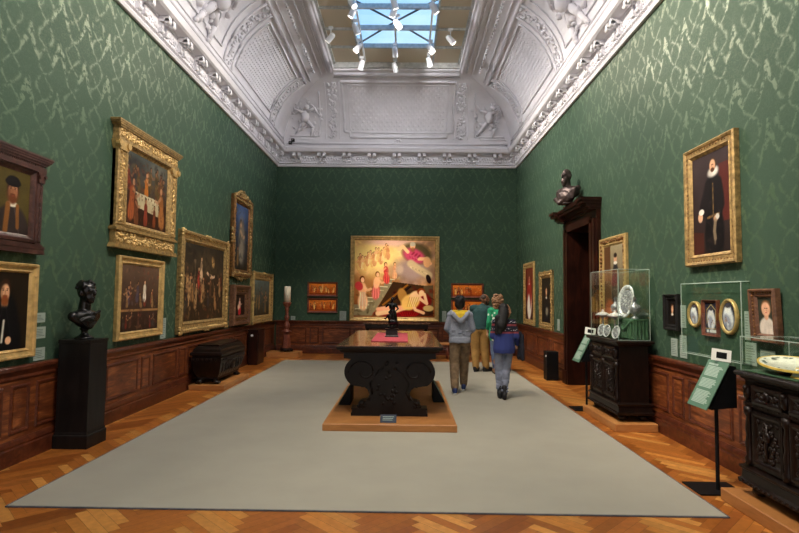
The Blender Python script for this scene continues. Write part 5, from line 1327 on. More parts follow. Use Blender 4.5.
wedge_stand(-0.765, 7.70, -1, 'black wedge label stand on the left side of the table platform')
wedge_stand(0.435, 7.98, 1, 'black wedge label stand on the right side of the table platform')
r = empty('platform_plaque', (-0.19, 6.66, 0.101), (math.radians(-25), 0, 0), 'small dark blue label plaque at the front of the table platform', 'plaque')
MB().box(-0.10, 0.10, -0.005, 0.005, 0, 0.10).build('plate', plain('navy_plaque', rgb(40, 52, 70), 0.4), r)
m = MB()
for k in range(3): m.box(-0.07, 0.05 + 0.01 * k, -0.0062, -0.005, 0.03 + 0.02 * k, 0.036 + 0.02 * k)
m.build('text', M_SIGNT, r)

# ------------------------------------------------------------------ right side: cabinet with glass case
def carved_door_set(parent, x, y0, y1, z0, z1, seed, knob=True, nm='door', lbl=None):
    """framed and carved cabinet front facing -x"""
    m = MB(); m.box(x - 0.018, x, y0, y1, z0, z1)
    rg = []
    for d_, t_ in ((0, 0.018), (0, 0.03), (0.02, 0.036), (0.035, 0.03), (0.05, 0.018)):
        rg.append([(x - t_, y0 + d_, z0 + d_), (x - t_, y1 - d_, z0 + d_), (x - t_, y1 - d_, z1 - d_), (x - t_, y0 + d_, z1 - d_)])
    m.rings(rg); o_ = m.build(nm, M_DARK, parent)
    c_ = MB(); rr = random.Random(seed); cy, cz = (y0 + y1) / 2, (z0 + z1) / 2; hy_, hz_ = (y1 - y0) / 2 - 0.06, (z1 - z0) / 2 - 0.06
    if hy_ > 0.02 and hz_ > 0.01:
        for k in range(int(60 * max(0.3, hz_ * 4))):
            yy, zz = rr.uniform(0.05, 1) * hy_, rr.uniform(-1, 1) * hz_
            for s_ in (-1, 1): c_.ell((x - 0.022, cy + s_ * yy, cz + zz), (0.012, 0.016, 0.022), (rr.uniform(0, 3), 0, 0), 1)
        c_.ell((x - 0.025, cy, cz + hz_ * 0.25), (0.025, 0.035, 0.045)); c_.tube([(x - 0.025, cy, cz - hz_), (x - 0.03, cy + 0.01, cz - hz_ * 0.3), (x - 0.025, cy, cz + hz_ * 0.9)], 0.012, 6)
        c_.build('carving', M_DARK2, o_, True)
    if knob:
        k_ = MB(); k_.ell((x - 0.05, cy, cz), (0.024, 0.02, 0.02)); k_.cyl((x - 0.045, cy, cz), (x - 0.018, cy, cz), 0.009, n=8); k_.build('knob', M_DARK2, o_, True)
    return o_
def sideboard(label, x0, x1, y0, y1, z0, H, ndoor, seed):
    """carved walnut sideboard against the right wall: base, body, columns, drawers, doors, top"""
    c = empty('carved_cabinet', ((x0 + x1) / 2, (y0 + y1) / 2, z0), label=label, cat='cabinet')
    hx_, hy_ = (x1 - x0) / 2, (y1 - y0) / 2
    m = MB()
    m.rings([ring_rect(hx_ + a, hy_ + a, z) for a, z in ((0.0, 0.08), (0.045, 0.085), (0.05, 0.115), (0.03, 0.125), (0.025, 0.19), (0.04, 0.20), (0.045, 0.22), (0.0, 0.24))], True, True)
    bs = m.build('base', M_DARK, c)
    m = MB()
    for y in np.arange(-hy_ - 0.02, hy_ + 0.03, 0.055): m.ell((-hx_ - 0.048, y, 0.10), (0.012, 0.018, 0.014), sub=1)
    m.build('carving', M_DARK2, bs, True)
    MB().box(-hx_, hx_, -hy_, hy_, 0.24, H - 0.06).build('body', M_DARK, c)
    m = MB(); m.rings([ring_rect(hx_ + a, hy_ + a, z) for a, z in ((0.0, H - 0.075), (0.02, H - 0.06), (0.03, H - 0.045), (0.055, H - 0.035), (0.06, H - 0.015), (0.05, H))], True, True)
    m.build('top', M_DARK, c)
    for sx in (-1, 1):
        for sy in (-1, 1):
            f = MB(); f.ell((sx * (hx_ - 0.06), sy * (hy_ - 0.07), 0.042), (0.06, 0.065, 0.042)); f.build('foot', M_DARK2, c, True)
    dz0, dz1 = 0.27, H - 0.30
    W = 2 * hy_ - 0.16
    for k in range(ndoor):
        a = -hy_ + 0.08 + W * k / ndoor + 0.035; b_ = -hy_ + 0.08 + W * (k + 1) / ndoor - 0.035
        carved_door_set(c, -hx_, a, b_, dz0, dz1, seed + k, False)
        carved_door_set(c, -hx_, a, b_, H - 0.245, H - 0.10, seed + k + 5, True, 'drawer')
    for k in range(ndoor + 1):
        y = -hy_ + 0.055 + (2 * hy_ - 0.11) * k / ndoor
        p = MB(); p.lathe([(0.035, dz0 - 0.02), (0.035, dz0 + 0.03), (0.022, dz0 + 0.05), (0.032, dz0 + 0.14), (0.022, dz0 + 0.2), (0.028, (dz0 + dz1) / 2 + 0.05), (0.02, dz1 - 0.06), (0.036, dz1 - 0.03), (0.036, dz1 + 0.02)], (-hx_ - 0.012, y, 0), 12)
        p.ell((-hx_ - 0.02, y, H - 0.17), (0.03, 0.032, 0.06)); p.ell((-hx_ - 0.035, y, H - 0.13), (0.022, 0.022, 0.024))
        p.build('column', M_DARK2, c, True)
    m = MB()
    for y in np.arange(-hy_ + 0.03, hy_ - 0.02, 0.06): m.ell((-hx_ - 0.012, y, dz1 + 0.04), (0.014, 0.02, 0.014), sub=1)
    m.box(-hx_ - 0.02, -hx_, -hy_, hy_, dz1 + 0.025, dz1 + 0.055); m.build('moulding', M_DARK2, c)
    return c
o = MB().bevbox(2.63, 3.167, 6.76, 7.965, 0.001, 0.10, 0.006).build('platform', M_PLINTH); tag(o, 'low light wood platform under the cabinet with the glass case', 'platform')
sideboard('dark carved cabinet below the tall glass case, right of the doorway', 2.745, 3.115, 6.89, 7.90, 0.102, 1.02, 2, 71)
r = empty('glass_case', (2.945, 7.40, 1.123), label='tall glass display case on the dark carved cabinet near the doorway', cat='display case')
pane_box(r, -0.205, 0.205, -0.50, 0.50, 0.0, 0.92)
ZC = 1.125
st = empty('display_step', (2.965, 7.40, ZC), label='green velvet covered step inside the tall glass case', cat='riser')
m = MB().bevbox(-0.02, 0.17, -0.47, 0.40, 0, 0.27, 0.012); m.build('block', M_GREENV, st)
P = []
for k in range(9): P.append(('c', (-0.03 - 0.01 * math.sin(k * 2.1), -0.42 + 0.05 * k, 0.02), (-0.03, -0.42 + 0.05 * k, 0.25), 0.022, 0.012))
P += [('c', (-0.03, -0.44, 0.24), (-0.05, -0.25, 0.12), 0.02, 0.02), ('c', (-0.05, -0.25, 0.12), (-0.03, -0.04, 0.23), 0.02, 0.02), ('c', (-0.02, -0.455, 0.02), (-0.02, 0.02, 0.02), 0.02, 0.02), ('c', (0.0, -0.47, 0.01), (0.16, -0.47, 0.01), 0.012, 0.012), ('c', (0.0, -0.47, 0.26), (0.16, -0.47, 0.26), 0.012, 0.012)]
for k in range(4): P.append(('c', (0.02 + 0.045 * k, -0.475, 0.01), (0.02 + 0.045 * k, -0.472, 0.26), 0.02, 0.01))
hem(fuse(P, 'drape', M_GREENV, st, 0.008, 2), 0.005)
ZS = ZC + 0.275
def dish(loc, rx, ry, rot, label, group=None, mat=M_SILVERW):
    """oval enamelled dish: rim, well and raised decoration; local z is the face"""
    r = empty('oval_dish', loc, rot, label, 'dish', group)
    MB().oval(rx, ry, [(0.0, 0.0), (0.0, 0.010), (rx * 0.10, 0.012), (rx * 0.28, 0.008), (rx * 0.34, -0.008), (rx * 0.36, -0.012)], n=36, cap=False).build('rim', mat, r, True)
    m = MB().oval(rx * 0.70, ry * 0.70, [(0, -0.02), (0, -0.006), (rx * 0.1, -0.003), (rx * 0.6, -0.001)], n=30); w_ = m.build('well', M_SILVER, r, True)
    m = MB(); rr = random.Random(int(rx * 1000))
    for k in range(40):
        a = rr.uniform(0, 2 * PI); f = rr.uniform(0.0, 0.55); m.ell((rx * f * math.cos(a), ry * f * math.sin(a), 0.0), (rx * 0.07, rx * 0.05, 0.004), (0, 0, a), 1)
    m.build('decoration', mat, w_, True)
    m = MB()
    for k in range(28):
        a = k * 2 * PI / 28; m.ell((rx * 0.84 * math.cos(a), ry * 0.84 * math.sin(a), 0.011), (rx * 0.05, rx * 0.05, 0.004), (0, 0, a), 1)
    m.build('rim_decoration', M_SILVER, r, True)
    return r
# big dish leaning back in the middle, its face turned to the room
dish((2.985, 7.25, ZS + 0.225), 0.155, 0.225, (math.radians(80), 0, math.radians(-72)), 'large oval grey dish standing upright on the green step in the glass case')
def ewer(loc, label, sc=1.0):
    r = empty('ewer', loc, (0, 0, -2.0), label, 'ewer', 'enamel ewers in the glass case')
    MB().lathe([(0.045 * sc, 0), (0.045 * sc, 0.008), (0.018 * sc, 0.03), (0.016 * sc, 0.045), (0.055 * sc, 0.075), (0.075 * sc, 0.125), (0.066 * sc, 0.165), (0.03 * sc, 0.195), (0.022 * sc, 0.235), (0.03 * sc, 0.265), (0.026 * sc, 0.266)], n=22).build('body', M_SILVER, r, True)
    MB().prism([(0.0, 0.25), (0.075 * sc, 0.285), (0.06 * sc, 0.255), (0.02, 0.225)], 'y', -0.018, 0.018).build('spout', M_SILVER, r)
    MB().tube([(-0.02 * sc, 0, 0.255), (-0.06 * sc, 0, 0.275), (-0.10 * sc, 0, 0.23), (-0.095 * sc, 0, 0.17), (-0.06 * sc, 0, 0.13)], 0.008, 8).build('handle', M_SILVERW, r, True)
ewer((3.01, 7.03, ZS), 'grey enamel ewer right of the upright oval dish')
ewer((3.0, 7.62, ZS), 'grey enamel ewer left of the upright oval dish')
def tazza(loc, label, lid=True):
    r = empty('covered_dish', loc, (0, 0, 0), label, 'dish', 'covered grey dishes in the glass case')
    MB().lathe([(0.04, 0), (0.04, 0.01), (0.015, 0.025), (0.013, 0.15), (0.04, 0.17), (0.102, 0.185), (0.107, 0.195), (0.095, 0.195)], n=26).build('bowl', M_SILVER, r, True)
    MB().lathe([(0.101, 0.197), (0.095, 0.205), (0.058, 0.225), (0.022, 0.24), (0.014, 0.25), (0.018, 0.262), (0.008, 0.272)], n=26).build('lid', M_SILVERW, r, True)
tazza((2.855, 7.30, ZC + 0.104), 'covered grey dish on a foot, below the upright oval dish')
tazza((2.855, 7.74, ZC + 0.104), 'covered grey dish on a foot, farther one, left of the upright oval dish')
for (y, ) in ((7.30,), (7.74,)):
    b = empty('display_block', (2.855, y, ZC), (0, 0, 0), 'small green velvet block under the ' + ('nearer' if y < 7.5 else 'farther') + ' covered dish', 'riser')
    MB().bevbox(-0.045, 0.045, -0.045, 0.045, 0, 0.102, 0.004).build('block', M_GREENV, b)
for y, lb in ((7.10, 'nearest of three small oval plates leaning at the front of the glass case'), (7.42, 'middle of three small oval plates leaning at the front of the glass case'), (7.62, 'farthest of three small oval plates leaning at the front of the glass case')):
    dish((2.79, y, ZC + 0.088), 0.058, 0.088, (math.radians(72), 0, math.radians(-55)), lb, 'small oval plates in the glass case')

# ------------------------------------------------------------------ nearer cabinet at the right edge, with a low case
o = MB().bevbox(2.64, 3.118, 2.9, 4.56, 0.001, 0.10, 0.006).build('platform', M_PLINTH); tag(o, 'light wood platform under the cabinet at the right edge', 'platform')
sideboard('dark carved cabinet with turned columns at the right edge of the picture', 2.78, 3.11, 3.02, 4.42, 0.102, 0.98, 3, 91)
r = empty('glass_case', (2.945, 3.72, 1.083), label='low glass case on the cabinet at the right edge', cat='display case')
pane_box(r, -0.20, 0.20, -0.70, 0.70, 0.0, 0.28)
o = MB().bevbox(2.76, 3.13, 3.04, 4.40, 1.085, 1.089, 0.001).build('case_lining', M_GREENV); tag(o, 'green cloth lining the floor of the low glass case', 'cloth')
M_MAJ = plain('yellow_rim_glaze', rgb(226, 186, 92), 0.3)
r = empty('oval_dish', (2.95, 4.10, 1.165), (math.radians(3), math.radians(-10), 0), 'wide white dish with yellow rim in the low glass case at right', 'dish')
MB().oval(0.17, 0.33, [(0.0, 0.0), (0.0, 0.012), (0.02, 0.014), (0.05, 0.004), (0.06, -0.008)], n=40).build('well', plain('white_majolica', rgb(232, 228, 214), 0.25, var=0.06, scale=30), r, True)
MB().oval(0.173, 0.333, [(0.0, 0.0), (0.0, 0.016), (0.012, 0.016), (0.012, 0.0)], n=40, cap=False).build('rim', M_MAJ, r, True)
m = MB(); rr = random.Random(12)
for k in range(46): 
    a = rr.uniform(0, 2 * PI); f = rr.uniform(0.75, 0.92); m.ell((0.17 * f * math.cos(a), 0.33 * f * math.sin(a), 0.009), (0.008, 0.014, 0.003), (0, 0, a), 1)
m.build('decoration', M_TEXT, r, True)
b = empty('display_block', (2.95, 4.12, 1.09), label='small stand under the white dish in the low glass case', cat='stand')
MB().lathe([(0.09, 0), (0.09, 0.01), (0.03, 0.02), (0.03, 0.05), (0.06, 0.058)], n=16).build('stand', M_BLACK, b, True)
b = empty('object_label', (2.83, 3.93, 1.0905), (0, 0, 0), 'small yellow-bordered label plate in front of the white dish', 'label')
m = MB().prism([(0, 0), (0.05, 0), (0.05, 0.075)], 'y', -0.05, 0.05); m.v = [(x, y, z) for x, y, z in m.v]; m.build('plate', M_MAJ, b)
MB().cbox((0.0235, 0, 0.0395), (0.004, 0.075, 0.06), 0, 0, math.radians(33.7)).build('face', M_CARD, b)

# ------------------------------------------------------------------ reading stands
def reading_stand(x, y, label, card):
    r = empty('reading_stand', (x, y, 0), label=label, cat='sign')
    MB().bevbox(-0.16, 0.24, -0.16, 0.16, 0.0145 if x < 2.4 else 0.001, 0.014, 0.003).build('base_plate', M_BLACK, r)
    MB().cyl((0.05, -0.04, 0.014), (0.05, -0.04, 0.74), 0.016, n=12).build('pole', M_BLACK, r)
    MB().prism([(-0.055, 0.715), (0.165, 0.735), (0.165, 1.085), (0.12, 1.09)], 'y', -0.15, 0.15).build('wedge', M_BLACK, r)
    a = np.array((-0.085, 0, 0.705)); b_ = np.array((0.122, 0, 1.105)); d_ = b_ - a; n = np.array((-d_[2], 0, d_[0])); n /= np.linalg.norm(n)
    L_ = np.linalg.norm(d_); u = d_ / L_
    def slab(m, y0, y1, t0, t1, h0, h1):
        v = [tuple(a + u * t + n * h + np.array((0, yy, 0))) for h in (h0, h1) for (yy, t) in ((y0, t0), (y1, t0), (y1, t1), (y0, t1))]
        m.add(v, [(3, 2, 1, 0), (4, 5, 6, 7), (0, 1, 5, 4), (1, 2, 6, 5), (2, 3, 7, 6), (3, 0, 4, 7)])
    m = MB(); slab(m, -0.155, 0.155, 0, L_, 0.012, 0.018); pn = m.build('panel', M_SIGN, r)
    m = MB(); rr = random.Random(5)
    slab(m, -0.02, 0.12, L_ - 0.045, L_ - 0.028, 0.018, 0.019)
    for (t0, t1) in ((0.30, 0.40), (0.19, 0.275), (0.04, 0.165)):
        k = t0
        while k < t1:
            slab(m, -0.115 + rr.uniform(0, 0.05), 0.12, k, k + 0.0085, 0.018, 0.019); k += 0.0125
    m.build('text', M_SIGNT, pn)
    if card:
        c = empty('stand_card', (x + 0.128, y + 0.0, 1.108), (0, 0, -0.30), card, 'card')
        MB().cbox((0, 0, 0.057), (0.155, 0.004, 0.105), 0, math.radians(-12), math.radians(8)).build('card', M_CARD, c)
        MB().cbox((0.002, -0.003, 0.056), (0.082, 0.002, 0.055), 0, math.radians(-12), math.radians(8)).build('print', M_BLACK, c)
    return r
reading_stand(2.68, 4.79, 'black floor stand with sage green text panel beside the cabinet at right edge', 'white card with black print on top of the nearer reading stand')
reading_stand(2.68, 8.13, 'black floor stand with sage green text panel near the doorway', 'white card on top of the reading stand near the doorway')

# small black sensors high in the far left corner
for (x, z, lb) in ((-3.375, 6.05, 'lower of two tiny black sensors on the cornice in the far left corner'), (-3.30, 6.13, 'upper of two tiny black sensors on the cornice in the far left corner')):
    s_ = empty('sensor', (x, YC - 0.045, z), label=lb, cat='sensor', group='cornice sensors')
    MB().cbox((0, 0, 0.04), (0.09, 0.08, 0.08)).build('housing', M_BLACK, s_); MB().cyl((0, -0.04, 0.04), (0, -0.055, 0.04), 0.02).build('lens', M_STEEL, s_)

# ------------------------------------------------------------------ track lights under the skylight
for x, lb in ((CXR - 0.80, 'left'), (CXR, 'middle'), (CXR + 0.80, 'right')):
    o = MB().box(x - 0.02, x + 0.02, 6.0, 13.3, ZG - 0.095, ZG - 0.052).build('lighting_track', M_WHITE)
    tag(o, 'long white lighting track under the skylight, ' + lb + ' of three', 'track', 'lighting tracks')
SPOTS = [(-1.09, 10.05, 0.5, -0.3), (-1.10, 10.38, -0.5, 0.2), (-1.11, 11.06, 0.4, 0.5), (-1.13, 11.93, -0.8, 0.2), (-1.13, 12.83, -0.4, 0.7), (-0.27, 10.04, 0.3, 0.4), (-0.28, 10.36, -0.4, 0.4),
         (-0.22, 10.85, 0.5, -0.3), (-0.29, 12.12, 0.1, 0.9), (-0.31, 12.95, 0.3, 0.9), (0.51, 10.22, 0.6, 0.3), (0.53, 11.96, 0.8, 0.3), (0.53, 12.64, 0.4, 0.8), (0.95, 11.52, 0.9, 0.2), (-1.70, 11.46, -0.9, 0.3)]
NAMES = ['left track, nearest to the camera', 'left track, second from the camera', 'left track, third from the camera', 'left track, fourth from the camera', 'left track, farthest one',
         'middle track, nearest to the camera', 'middle track, second from the camera', 'middle track, third, hanging straight', 'middle track, fourth from the camera', 'middle track, farthest one',
         'right track, nearest to the camera', 'right track, second, tilted', 'right track, farthest one', 'right side alone against the frosted panes', 'left side alone against the frosted panes']
proto = None
for k, ((x, y, ax, ay), nm) in enumerate(zip(SPOTS, NAMES)):
    x *= 1.014; y *= 1.014
    r = empty('spotlight', (x, y, 7.44), label='white track spotlight, ' + nm, cat='spotlight', group='track spotlights under the skylight')
    drop = math.hypot(ax, ay); axis = np.array((ax, ay, -0.9)); axis /= np.linalg.norm(axis)
    hd = MB(); p0 = -axis * 0.11; p1 = axis * 0.12
    hd.cyl(p0, p0 + axis * 0.05, 0.04, 0.062, 16); hd.cyl(p0 + axis * 0.05, p1, 0.062, 0.066, 16)
    hd.build('lamp_head', M_WHITE, r)
    MB().cyl(p1, p1 + axis * 0.004, 0.054, n=16).build('lens', M_LAMP, r)
    s_ = MB(); top = 7.645 - 7.44 if abs(x - CXR) < 0.9 or x > -1.2 and x < 0.6 else 7.69 - 7.44
    s_.cyl((0, 0, 0.0), (0, 0, top), 0.014, n=8); s_.box(-0.05, 0.05, -0.03, 0.03, top - 0.05, top); s_.build('stem', M_WHITE, r)

# ------------------------------------------------------------------ visitors
def v3(*a): return np.array(a, float)
def hand(P, wrist, dirv, palm_n, s=1.0, curl=0.5):
    """palm, four unequal bent fingers and a side thumb"""
    d = v3(*dirv); d /= np.linalg.norm(d); n = v3(*palm_n); n = n - d * n.dot(d); n /= np.linalg.norm(n); x = np.cross(d, n)
    w = v3(*wrist)
    for k in (-1, 0, 1): P.append(('c', tuple(w + d * 0.01 + x * k * 0.016 * s), tuple(w + d * 0.085 * s + x * k * 0.024 * s), 0.015 * s, 0.014 * s))
    for k, L in ((-1.5, 0.058), (-0.5, 0.074), (0.5, 0.08), (1.5, 0.07)):
        a = w + d * 0.085 * s + x * k * 0.0205 * s; b = a + (d * math.cos(curl * 0.6) + n * math.sin(curl * 0.6)) * L * 0.5 * s; c = b + (d * math.cos(curl * 1.6) + n * math.sin(curl * 1.6)) * L * 0.5 * s
        P.append(('c', tuple(a), tuple(b), 0.0095 * s, 0.009 * s)); P.append(('c', tuple(b), tuple(c), 0.009 * s, 0.0075 * s))
    a = w + d * 0.03 * s + x * 0.028 * s; b = a + (d * 0.7 + x * 0.6 + n * 0.35) * 0.035 * s; c = b + (d * 0.9 + n * 0.5) * 0.032 * s
    P.append(('c', tuple(a), tuple(b), 0.013 * s, 0.011 * s)); P.append(('c', tuple(b), tuple(c), 0.0105 * s, 0.009 * s))

def head_prims(c, yaw, tilt=0.0, s=1.0, roll=0.0):
    """skull, jaw, nose, lips, brow, ears round the head centre c; face along +y turned by yaw"""
    R = np.array(Euler((tilt, roll, yaw)).to_matrix()); c = v3(*c); E_ = []
    def e(p, r): E_.append(('e', tuple(c + R @ (v3(*p) * s)), tuple(x * s for x in r), (tilt, roll, yaw)))
    e((0, -0.005, 0.02), (0.076, 0.096, 0.10)); e((0, 0.02, -0.045), (0.060, 0.072, 0.075)); e((0, 0.055, -0.085), (0.030, 0.030, 0.026))
    e((0, 0.098, -0.01), (0.012, 0.016, 0.028)); e((0, 0.106, -0.026), (0.015, 0.014, 0.012)); e((0, 0.084, -0.056), (0.024, 0.012, 0.008)); e((0, 0.082, -0.068), (0.021, 0.012, 0.008))
    for k in (-1, 1):
        e((k * 0.03, 0.082, 0.022), (0.026, 0.014, 0.008)); e((k * 0.077, -0.005, -0.012), (0.010, 0.021, 0.032)); e((k * 0.042, 0.068, -0.025), (0.024, 0.022, 0.024))
    return E_, R, c

def limbs(J, r):
    """legs and arms of the body from the joints"""
    P = []
    for s in ('l', 'r'):
        P += [('c', J['hip_' + s], J['knee_' + s], r['thigh'], r['knee']), ('c', J['knee_' + s], J['ankle_' + s], r['knee'] * 1.02, r['ankle'])]
        k, a = v3(*J['knee_' + s]), v3(*J['ankle_' + s]); P.append(('e', tuple(k * 0.7 + a * 0.3 + v3(0, -0.015, 0)), (r['knee'] * 1.05, r['knee'] * 1.15, 0.10)))
        f = v3(*J['toe_' + s]); P += [('c', tuple(a + v3(0, -0.02, -0.03)), tuple(f), 0.036, 0.026)]
        P += [('c', J['sh_' + s], J['el_' + s], r['arm'], r['elbow']), ('c', J['el_' + s], J['wr_' + s], r['elbow'], r['wrist'])]
    return P
def torso(J, r):
    pel, wst, che, nek = (v3(*J[k]) for k in ('pelvis', 'waist', 'chest', 'neck'))
    P = [('e', tuple(pel), (r['hipw'], r['hipd'], 0.13)), ('e', tuple(wst), (r['waistw'], r['waistd'], 0.15)), ('e', tuple(che), (r['chestw'], r['chestd'], 0.18)),
         ('c', J['sh_l'], J['sh_r'], 0.06, 0.06), ('c', tuple(che), tuple(nek), 0.09, 0.055), ('c', tuple(nek), J['head_base'], 0.055, 0.052)]
    for s in ('l', 'r'):
        P += [('c', tuple(pel), J['hip_' + s], r['thigh'] * 1.1, r['thigh'] * 1.05), ('c', tuple(wst), tuple(che), r['waistw'] * 0.8, r['chestw'] * 0.75, 0.7)]
        h = v3(*J['hip_' + s]); P.append(('e', tuple(h + v3(0, -0.025, 0.0)), (0.08, 0.075, 0.09)))
    return P
def grow(P, d):
    out = []
    for p in P:
        if p[0] == 'c': out.append(('c', p[1], p[2], p[3] + d, p[4] + d) + tuple(p[5:]))
        else: out.append(('e', p[1], tuple(x + d for x in p[2])) + tuple(p[3:]))
    return out
def shoe(J, s, mat, solemat, parent, boot=0.0, shaft=None):
    a, f = v3(*J['ankle_' + s]), v3(*J['toe_' + s]); d = f - a; d[2] = 0; d /= np.linalg.norm(d); lift = J.get('lift_' + s, 0.0)
    heel = a + v3(0, 0, -0.055) - d * 0.045
    P = [('c', tuple(heel), tuple(f), 0.042, 0.038), ('c', tuple(heel + v3(0, 0, 0.03)), tuple(f * 0.55 + a * 0.45 + v3(0, 0, -0.01)), 0.045, 0.042), ('c', tuple(a + v3(0, 0, -0.02)), tuple(a + v3(0, 0, 0.02 + boot)), 0.05, 0.052)]
    o_ = fuse(P, 'shoe', mat, parent, 0.009, 3)
    zs = heel[2] - 0.035
    m = MB(); m.tube([heel + v3(0, 0, -0.038) - d * 0.03, heel + v3(0, 0, -0.040) + d * 0.03, f + v3(0, 0, -0.033), f + v3(0, 0, -0.026) + d * 0.02], [0.02, 0.034, 0.036, 0.018], 12)
    m.v = [(x, y, max(z, min(heel[2], f[2]) - 0.052)) for x, y, z in m.v]
    m.build('sole', solemat, o_, True)
    return o_
def ground(P):
    return P
def settle(root, z):
    """stand the figure on the carpet: lowest point of its parts at height z"""
    bpy.context.view_layer.update(); lo = 9.0
    for o_ in root.children_recursive:
        if o_.type == 'MESH':
            mw = o_.matrix_world; n = len(o_.data.vertices); co = np.empty(n * 3, np.float32); o_.data.vertices.foreach_get('co', co)
            lo = min(lo, float((co.reshape(-1, 3) @ np.array(mw.to_3x3()).T + np.array(mw.translation))[:, 2].min()))
    root.location.z += z - lo
STD = dict(thigh=0.078, knee=0.053, ankle=0.038, arm=0.046, elbow=0.036, wrist=0.026, hipw=0.155, hipd=0.105, waistw=0.135, waistd=0.10, chestw=0.155, chestd=0.105)

# ---- teenager in a grey hooded sweatshirt walking away
def scaled(J, s): return {k: (tuple(c * s for c in v) if isinstance(v, tuple) else v * s) for k, v in J.items()}
J = dict(pelvis=(0, 0, 0.93), waist=(0, 0.01, 1.07), chest=(0, 0.015, 1.25), neck=(0, 0.0, 1.405), head_base=(0, 0.015, 1.47), sh_l=(-0.165, 0.0, 1.365), sh_r=(0.165, 0.0, 1.365),
         el_l=(-0.235, -0.01, 1.12), el_r=(0.235, -0.01, 1.12), wr_l=(-0.14, 0.15, 1.02), wr_r=(0.14, 0.15, 1.02), hip_l=(-0.09, 0, 0.88), hip_r=(0.09, 0, 0.88),
         knee_l=(-0.095, -0.02, 0.49), knee_r=(0.085, 0.13, 0.52), ankle_l=(-0.095, -0.22, 0.095), ankle_r=(0.08, 0.20, 0.10), toe_l=(-0.11, -0.08, 0.045), toe_r=(0.095, 0.36, 0.055))
r = empty('person', (0.965, 9.36, 0.015), (0, 0, -0.06), 'person in grey hooded sweatshirt with yellow hood lining, walking away', 'person')
h, R_, hc = head_prims((0, 0.025, 1.565), -0.15, 0, 1.1)
B = torso(J, STD) + limbs(J, STD) + h
hand(B, J['wr_l'], (0.7, 0.55, -0.2), (0, -0.4, 1), 0.95); hand(B, J['wr_r'], (-0.7, 0.55, -0.2), (0, -0.4, 1), 0.95)
fuse(B, 'body', M_SKIN_T, r, 0.0075, 3)
P = [('e', tuple(hc + R_ @ v3(0, -0.02, 0.045)), (0.100, 0.114, 0.098)), ('e', tuple(hc + R_ @ v3(0, -0.055, 0.0)), (0.094, 0.072, 0.095)), ('e', tuple(hc + R_ @ v3(0, 0.035, 0.085)), (0.085, 0.07, 0.05))]
rr = random.Random(1)
for k in range(40):
    a = rr.uniform(0, 6.28); t = rr.uniform(0.2, 1); P.append(('e', tuple(hc + v3(0.082 * math.cos(a) * math.sqrt(1 - t * t * .8), -0.02 + 0.096 * math.sin(a) * math.sqrt(1 - t * t * .8), 0.045 + 0.10 * t)), (0.024, 0.024, 0.022)))
fuse(P, 'hair', M_HAIRB, r, 0.008, 1)
arms = [('c', J['sh_' + s], J['el_' + s], 0.063, 0.056) for s in 'lr'] + [('c', J['el_' + s], tuple(v3(*J['wr_' + s]) * 0.95 + v3(*J['el_' + s]) * 0.05), 0.055, 0.048) for s in 'lr']
top = [('e', (0, 0.01, 1.25), (0.19, 0.135, 0.19)), ('c', (0, 0.0, 0.99), (0, 0.01, 1.22), 0.205, 0.19, 0.66), ('c', J['sh_l'], J['sh_r'], 0.075, 0.075), ('e', (0, 0, 0.95), (0.205, 0.15, 0.075)), ('c', (-0.05, -0.01, 0.90), (0.05, -0.01, 0.90), 0.15, 0.15), ('e', (0, -0.01, 0.88), (0.195, 0.145, 0.05)), ('c', (0, 0.0, 1.30), (0, 0.0, 1.41), 0.12, 0.075)] + arms
rr = random.Random(3)
for k in range(14):
    a = rr.uniform(-1.5, 1.5); z = rr.uniform(0.93, 1.1); top.append(('c', (0.2 * math.sin(a), -0.135 * math.cos(a), z), (0.19 * math.sin(a + 0.3), -0.13 * math.cos(a + 0.3), z + rr.uniform(-0.03, 0.05)), 0.012, 0.008))
sw = hem(fuse(top, 'sweatshirt', M_HOODIE, r, 0.009, 3), 0.875)
hd = [('c', (-0.155, -0.01, 1.425), (-0.115, -0.115, 1.375), 0.036, 0.045), ('c', (-0.115, -0.115, 1.375), (0, -0.165, 1.265), 0.045, 0.055), ('c', (0.155, -0.01, 1.425), (0.115, -0.115, 1.375), 0.036, 0.045), ('c', (0.115, -0.115, 1.375), (0, -0.165, 1.265), 0.045, 0.055), ('e', (0, -0.125, 1.30), (0.10, 0.05, 0.08)), ('c', (-0.15, 0.0, 1.42), (-0.07, 0.10, 1.36), 0.034, 0.03), ('c', (0.15, 0.0, 1.42), (0.07, 0.10, 1.36), 0.034, 0.03)]
fuse(hd, 'hood', M_HOODIE, sw, 0.009, 3)
fuse([('e', (0, -0.122, 1.372), (0.115, 0.05, 0.070), (-0.5, 0, 0)), ('e', (0, -0.145, 1.335), (0.075, 0.045, 0.055), (-0.4, 0, 0)), ('c', (-0.115, -0.05, 1.425), (0.115, -0.05, 1.425), 0.036, 0.036)], 'lining', M_YELLOW, sw, 0.008, 3)
